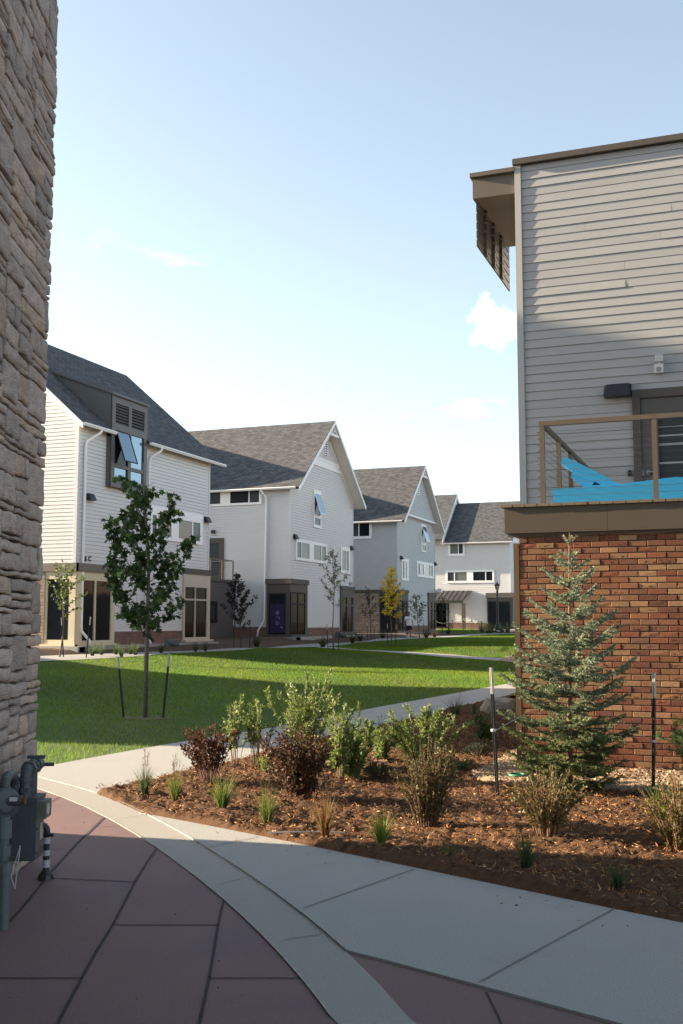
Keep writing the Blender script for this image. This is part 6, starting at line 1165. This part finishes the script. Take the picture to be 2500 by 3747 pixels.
# rope barrier before the far house
RB = [(1592, 2270, 96, 2300), (1655, 2266, 96, 2300), (1697, 2264, 97, 2302), (1727, 2268, 95, 2304), (1754, 2270, 93, 2306), (1762, 2273, 92, 2307), (1786, 2280, 92, 2306)]; P0 = atd(RB[0][0], RB[0][3], RB[0][2]); rbx = empty('rope_barrier', P0, 'sagging pale rope strung between low posts before the far house', 'rope barrier'); tp_ = []
for x, yt, d, yb in RB:
    b = on(x, yb, d); t = atd(x, yt, d); tp_.append(t); mb = MB(); mb.tube([b - [0, 0, .1], t], .028, 6); mb.build('post', mat('post_orange', (.36, .17, .10), .7), rbx)
mb = MB()
for a, b in zip(tp_[:-1], tp_[1:]): mb.tube([a + (b - a) * k - [0, 0, .32 * 4 * k * (1 - k) * min(1, np.linalg.norm(b - a) / 1.5)] for k in np.linspace(0, 1, 9)], .035, 6, False)
mb.build('rope', mat('rope_cream', (1.2, 1.0, .62), .8), rbx)

# person walking along the house path with a football
pd = 74.0; pbse = on(1497, 2335, pd); HP = 1.79; pr = empty('person', pbse, 'person in white T-shirt, black shorts and dark cap walking along the path behind a football', 'person')
fx, fy = RT, -FW    # the person's right-hand side of the picture, and towards us
def BP(x, y, z): return pbse + RT * x - FW * y + np.array([0, 0, z * HP])
def skin(name, nodes, edges, m, parent, sub=2):
    me = bpy.data.meshes.new(name); w = np.asarray(wloc(parent)); me.from_pydata([tuple(BP(*n[0]) - w) for n in nodes], edges, []); o = bpy.data.objects.new(name, me); COL.objects.link(o); md = o.modifiers.new('s', 'SKIN'); md.use_smooth_shade = True
    for v, n in zip(me.skin_vertices[0].data, nodes): v.radius = (n[1], n[1] if len(n) < 3 else n[2]); v.use_root = False
    me.skin_vertices[0].data[0].use_root = True; sd = o.modifiers.new('d', 'SUBSURF'); sd.levels = sub; sd.render_levels = sub
    dg = bpy.context.evaluated_depsgraph_get(); m2 = bpy.data.meshes.new_from_object(o.evaluated_get(dg)); bpy.data.objects.remove(o); m2.name = name; return link(name, m2, m, parent, True)
Nn = [((0, 0, .52), .115), ((0, 0, .60), .11), ((0, 0, .70), .12), ((0, 0, .79), .115), ((0, .01, .835), .055), ((0, .015, .865), .05), ((0, .03, .895), .085), ((0, .025, .935), .092), ((0, .015, .965), .055),
      ((-.165, 0, .80), .055), ((-.245, .01, .66), .048), ((-.268, .05, .53), .037), ((-.270, .075, .485), .030), ((.165, 0, .80), .055), ((.25, -.01, .66), .048), ((.275, .03, .53), .037), ((.28, .05, .485), .030),
      ((-.09, 0, .475), .085), ((-.09, -.02, .285), .070), ((-.088, -.12, .15), .058), ((-.085, -.20, .035), .040), ((.09, .02, .475), .085), ((.10, .10, .285), .070), ((.095, .10, .15), .058), ((.09, .08, .04), .042)]
Ee = [(0, 1), (1, 2), (2, 3), (3, 4), (4, 5), (5, 6), (6, 7), (7, 8), (3, 9), (9, 10), (10, 11), (11, 12), (3, 13), (13, 14), (14, 15), (15, 16), (0, 17), (17, 18), (18, 19), (19, 20), (0, 21), (21, 22), (22, 23), (23, 24)]
for sx_, wi_ in ((-1, 12), (1, 16)):     # palm and five separate fingers on each hand
    wx, wy, wz = Nn[wi_][0]; pi_ = len(Nn); Nn.append(((wx + .004 * sx_, wy + .012, wz - .035), .022)); Ee.append((wi_, pi_))
    for f in range(4):
        L = (.036, .042, .040, .032)[f]; a0 = len(Nn); yo = wy + .034 - .016 * f; Nn += [((wx + .006 * sx_, yo, wz - .055), .009), ((wx + .002 * sx_, yo + .004, wz - .055 - L * .5), .0085), ((wx - .010 * sx_, yo + .006, wz - .055 - L * .85), .008)]; Ee += [(pi_, a0), (a0, a0 + 1), (a0 + 1, a0 + 2)]
    a0 = len(Nn); Nn += [((wx - .012 * sx_, wy + .045, wz - .03), .010), ((wx - .018 * sx_, wy + .055, wz - .05), .009)]; Ee += [(pi_, a0), (a0, a0 + 1)]
M_skin = mat('skin', (.36, .20, .14), .55); skin('body', Nn, Ee, M_skin, pr)
shirt = skin('t_shirt', [((0, 0, .455), .205, .165), ((0, 0, .55), .20, .16), ((0, 0, .68), .205, .165), ((0, 0, .785), .19, .15), ((0, .008, .835), .085, .075), ((-.19, 0, .795), .10), ((-.24, .005, .68), .092), ((.19, 0, .795), .10), ((.245, -.005, .68), .092)], [(0, 1), (1, 2), (2, 3), (3, 4), (3, 5), (5, 6), (3, 7), (7, 8)], mat('shirt_white', (1.2, 1.19, 1.2), .8, .05, 8), pr)
mb = MB(); 
for k in range(7):
    x = -.105 + k * .035; p = BP(x, .158 - abs(x) * .25, .715); mb.obox(p, RT * .0135, FW * .006, np.array([0, 0, .022])); 
mb.build('shirt_print', mat('print_grey', (.20, .20, .27), .8), shirt)
skin('shorts', [((0, 0, .53), .185, .15), ((0, 0, .48), .185, .15), ((-.10, 0, .44), .135), ((-.105, -.01, .285), .125), ((.10, .01, .44), .135), ((.11, .06, .295), .125)], [(0, 1), (1, 2), (2, 3), (1, 4), (4, 5)], mat('shorts_black', (.012, .012, .015), .8), pr)
for sx_, (fx_, fy_, fz_) in ((-1, (-.078, -.17, .02)), (1, (.086, .13, .018))): skin('shoe', [((fx_, fy_ - .08, fz_ + .012), .042), ((fx_, fy_, fz_ + .012), .042), ((fx_ + .004 * sx_, fy_ + .10, fz_ + .004), .034)], [(0, 1), (1, 2)], mat('shoe_grey', (.42, .42, .40), .6), pr)
skin('cap', [((0, -.005, .962), .108), ((0, .01, .985), .095), ((0, .06, .968), .060, .022), ((0, .125, .958), .055, .012)], [(0, 1), (1, 2), (2, 3)], mat('cap_dark', (.012, .012, .016), .8), pr)
mb = MB(); 
for s in (-1, 1): mb.lathe(BP(s * .030, .098, .932), [(.001, -.008), (.010, -.004), (.012, 0), (.010, .004), (.001, .008)], 8)
mb.obox(BP(0, .096, .897), RT * .022, FW * .006, np.array([0, 0, .004])); mb.build('face_features', mat('feature_dark', (.06, .03, .028), .6), pr); mb = MB(); mb.tube([BP(0, .095, .928), BP(0, .118, .910)], [.009, .014], 8)
for s in (-1, 1): mb.obox(BP(s * .076, .02, .915), RT * .008, FW * .018, np.array([0, 0, .03]))
mb.build('nose_and_ears', M_skin, pr)
fb_c = on(1492, 2341, 73.2); fr_ = .112; bm = bmesh.new(); bmesh.ops.create_icosphere(bm, subdivisions=3, radius=fr_); ico = bmesh.new(); bmesh.ops.create_icosphere(ico, subdivisions=1, radius=1); dirs = [v.co.normalized() for v in ico.verts]; ico.free()
me = bpy.data.meshes.new('football'); bm.to_mesh(me); bm.free(); a = me.attributes.new('Col', 'FLOAT_COLOR', 'FACE'); cols = []
for p in me.polygons: k = max(p.center.normalized().dot(d) for d in dirs); cols.append((.02, .02, .02, 1) if k > .955 else (.78, .78, .76, 1))
a.data.foreach_set('color', np.array(cols, np.float32).ravel()); fbo = link('football', me, mat('ball', attr=True, rough=.45), None, True); fbo.location = (fb_c[0], fb_c[1], fb_c[2] + fr_ + .02); tag(fbo, 'black and white football on the path at the feet of the person', 'ball')
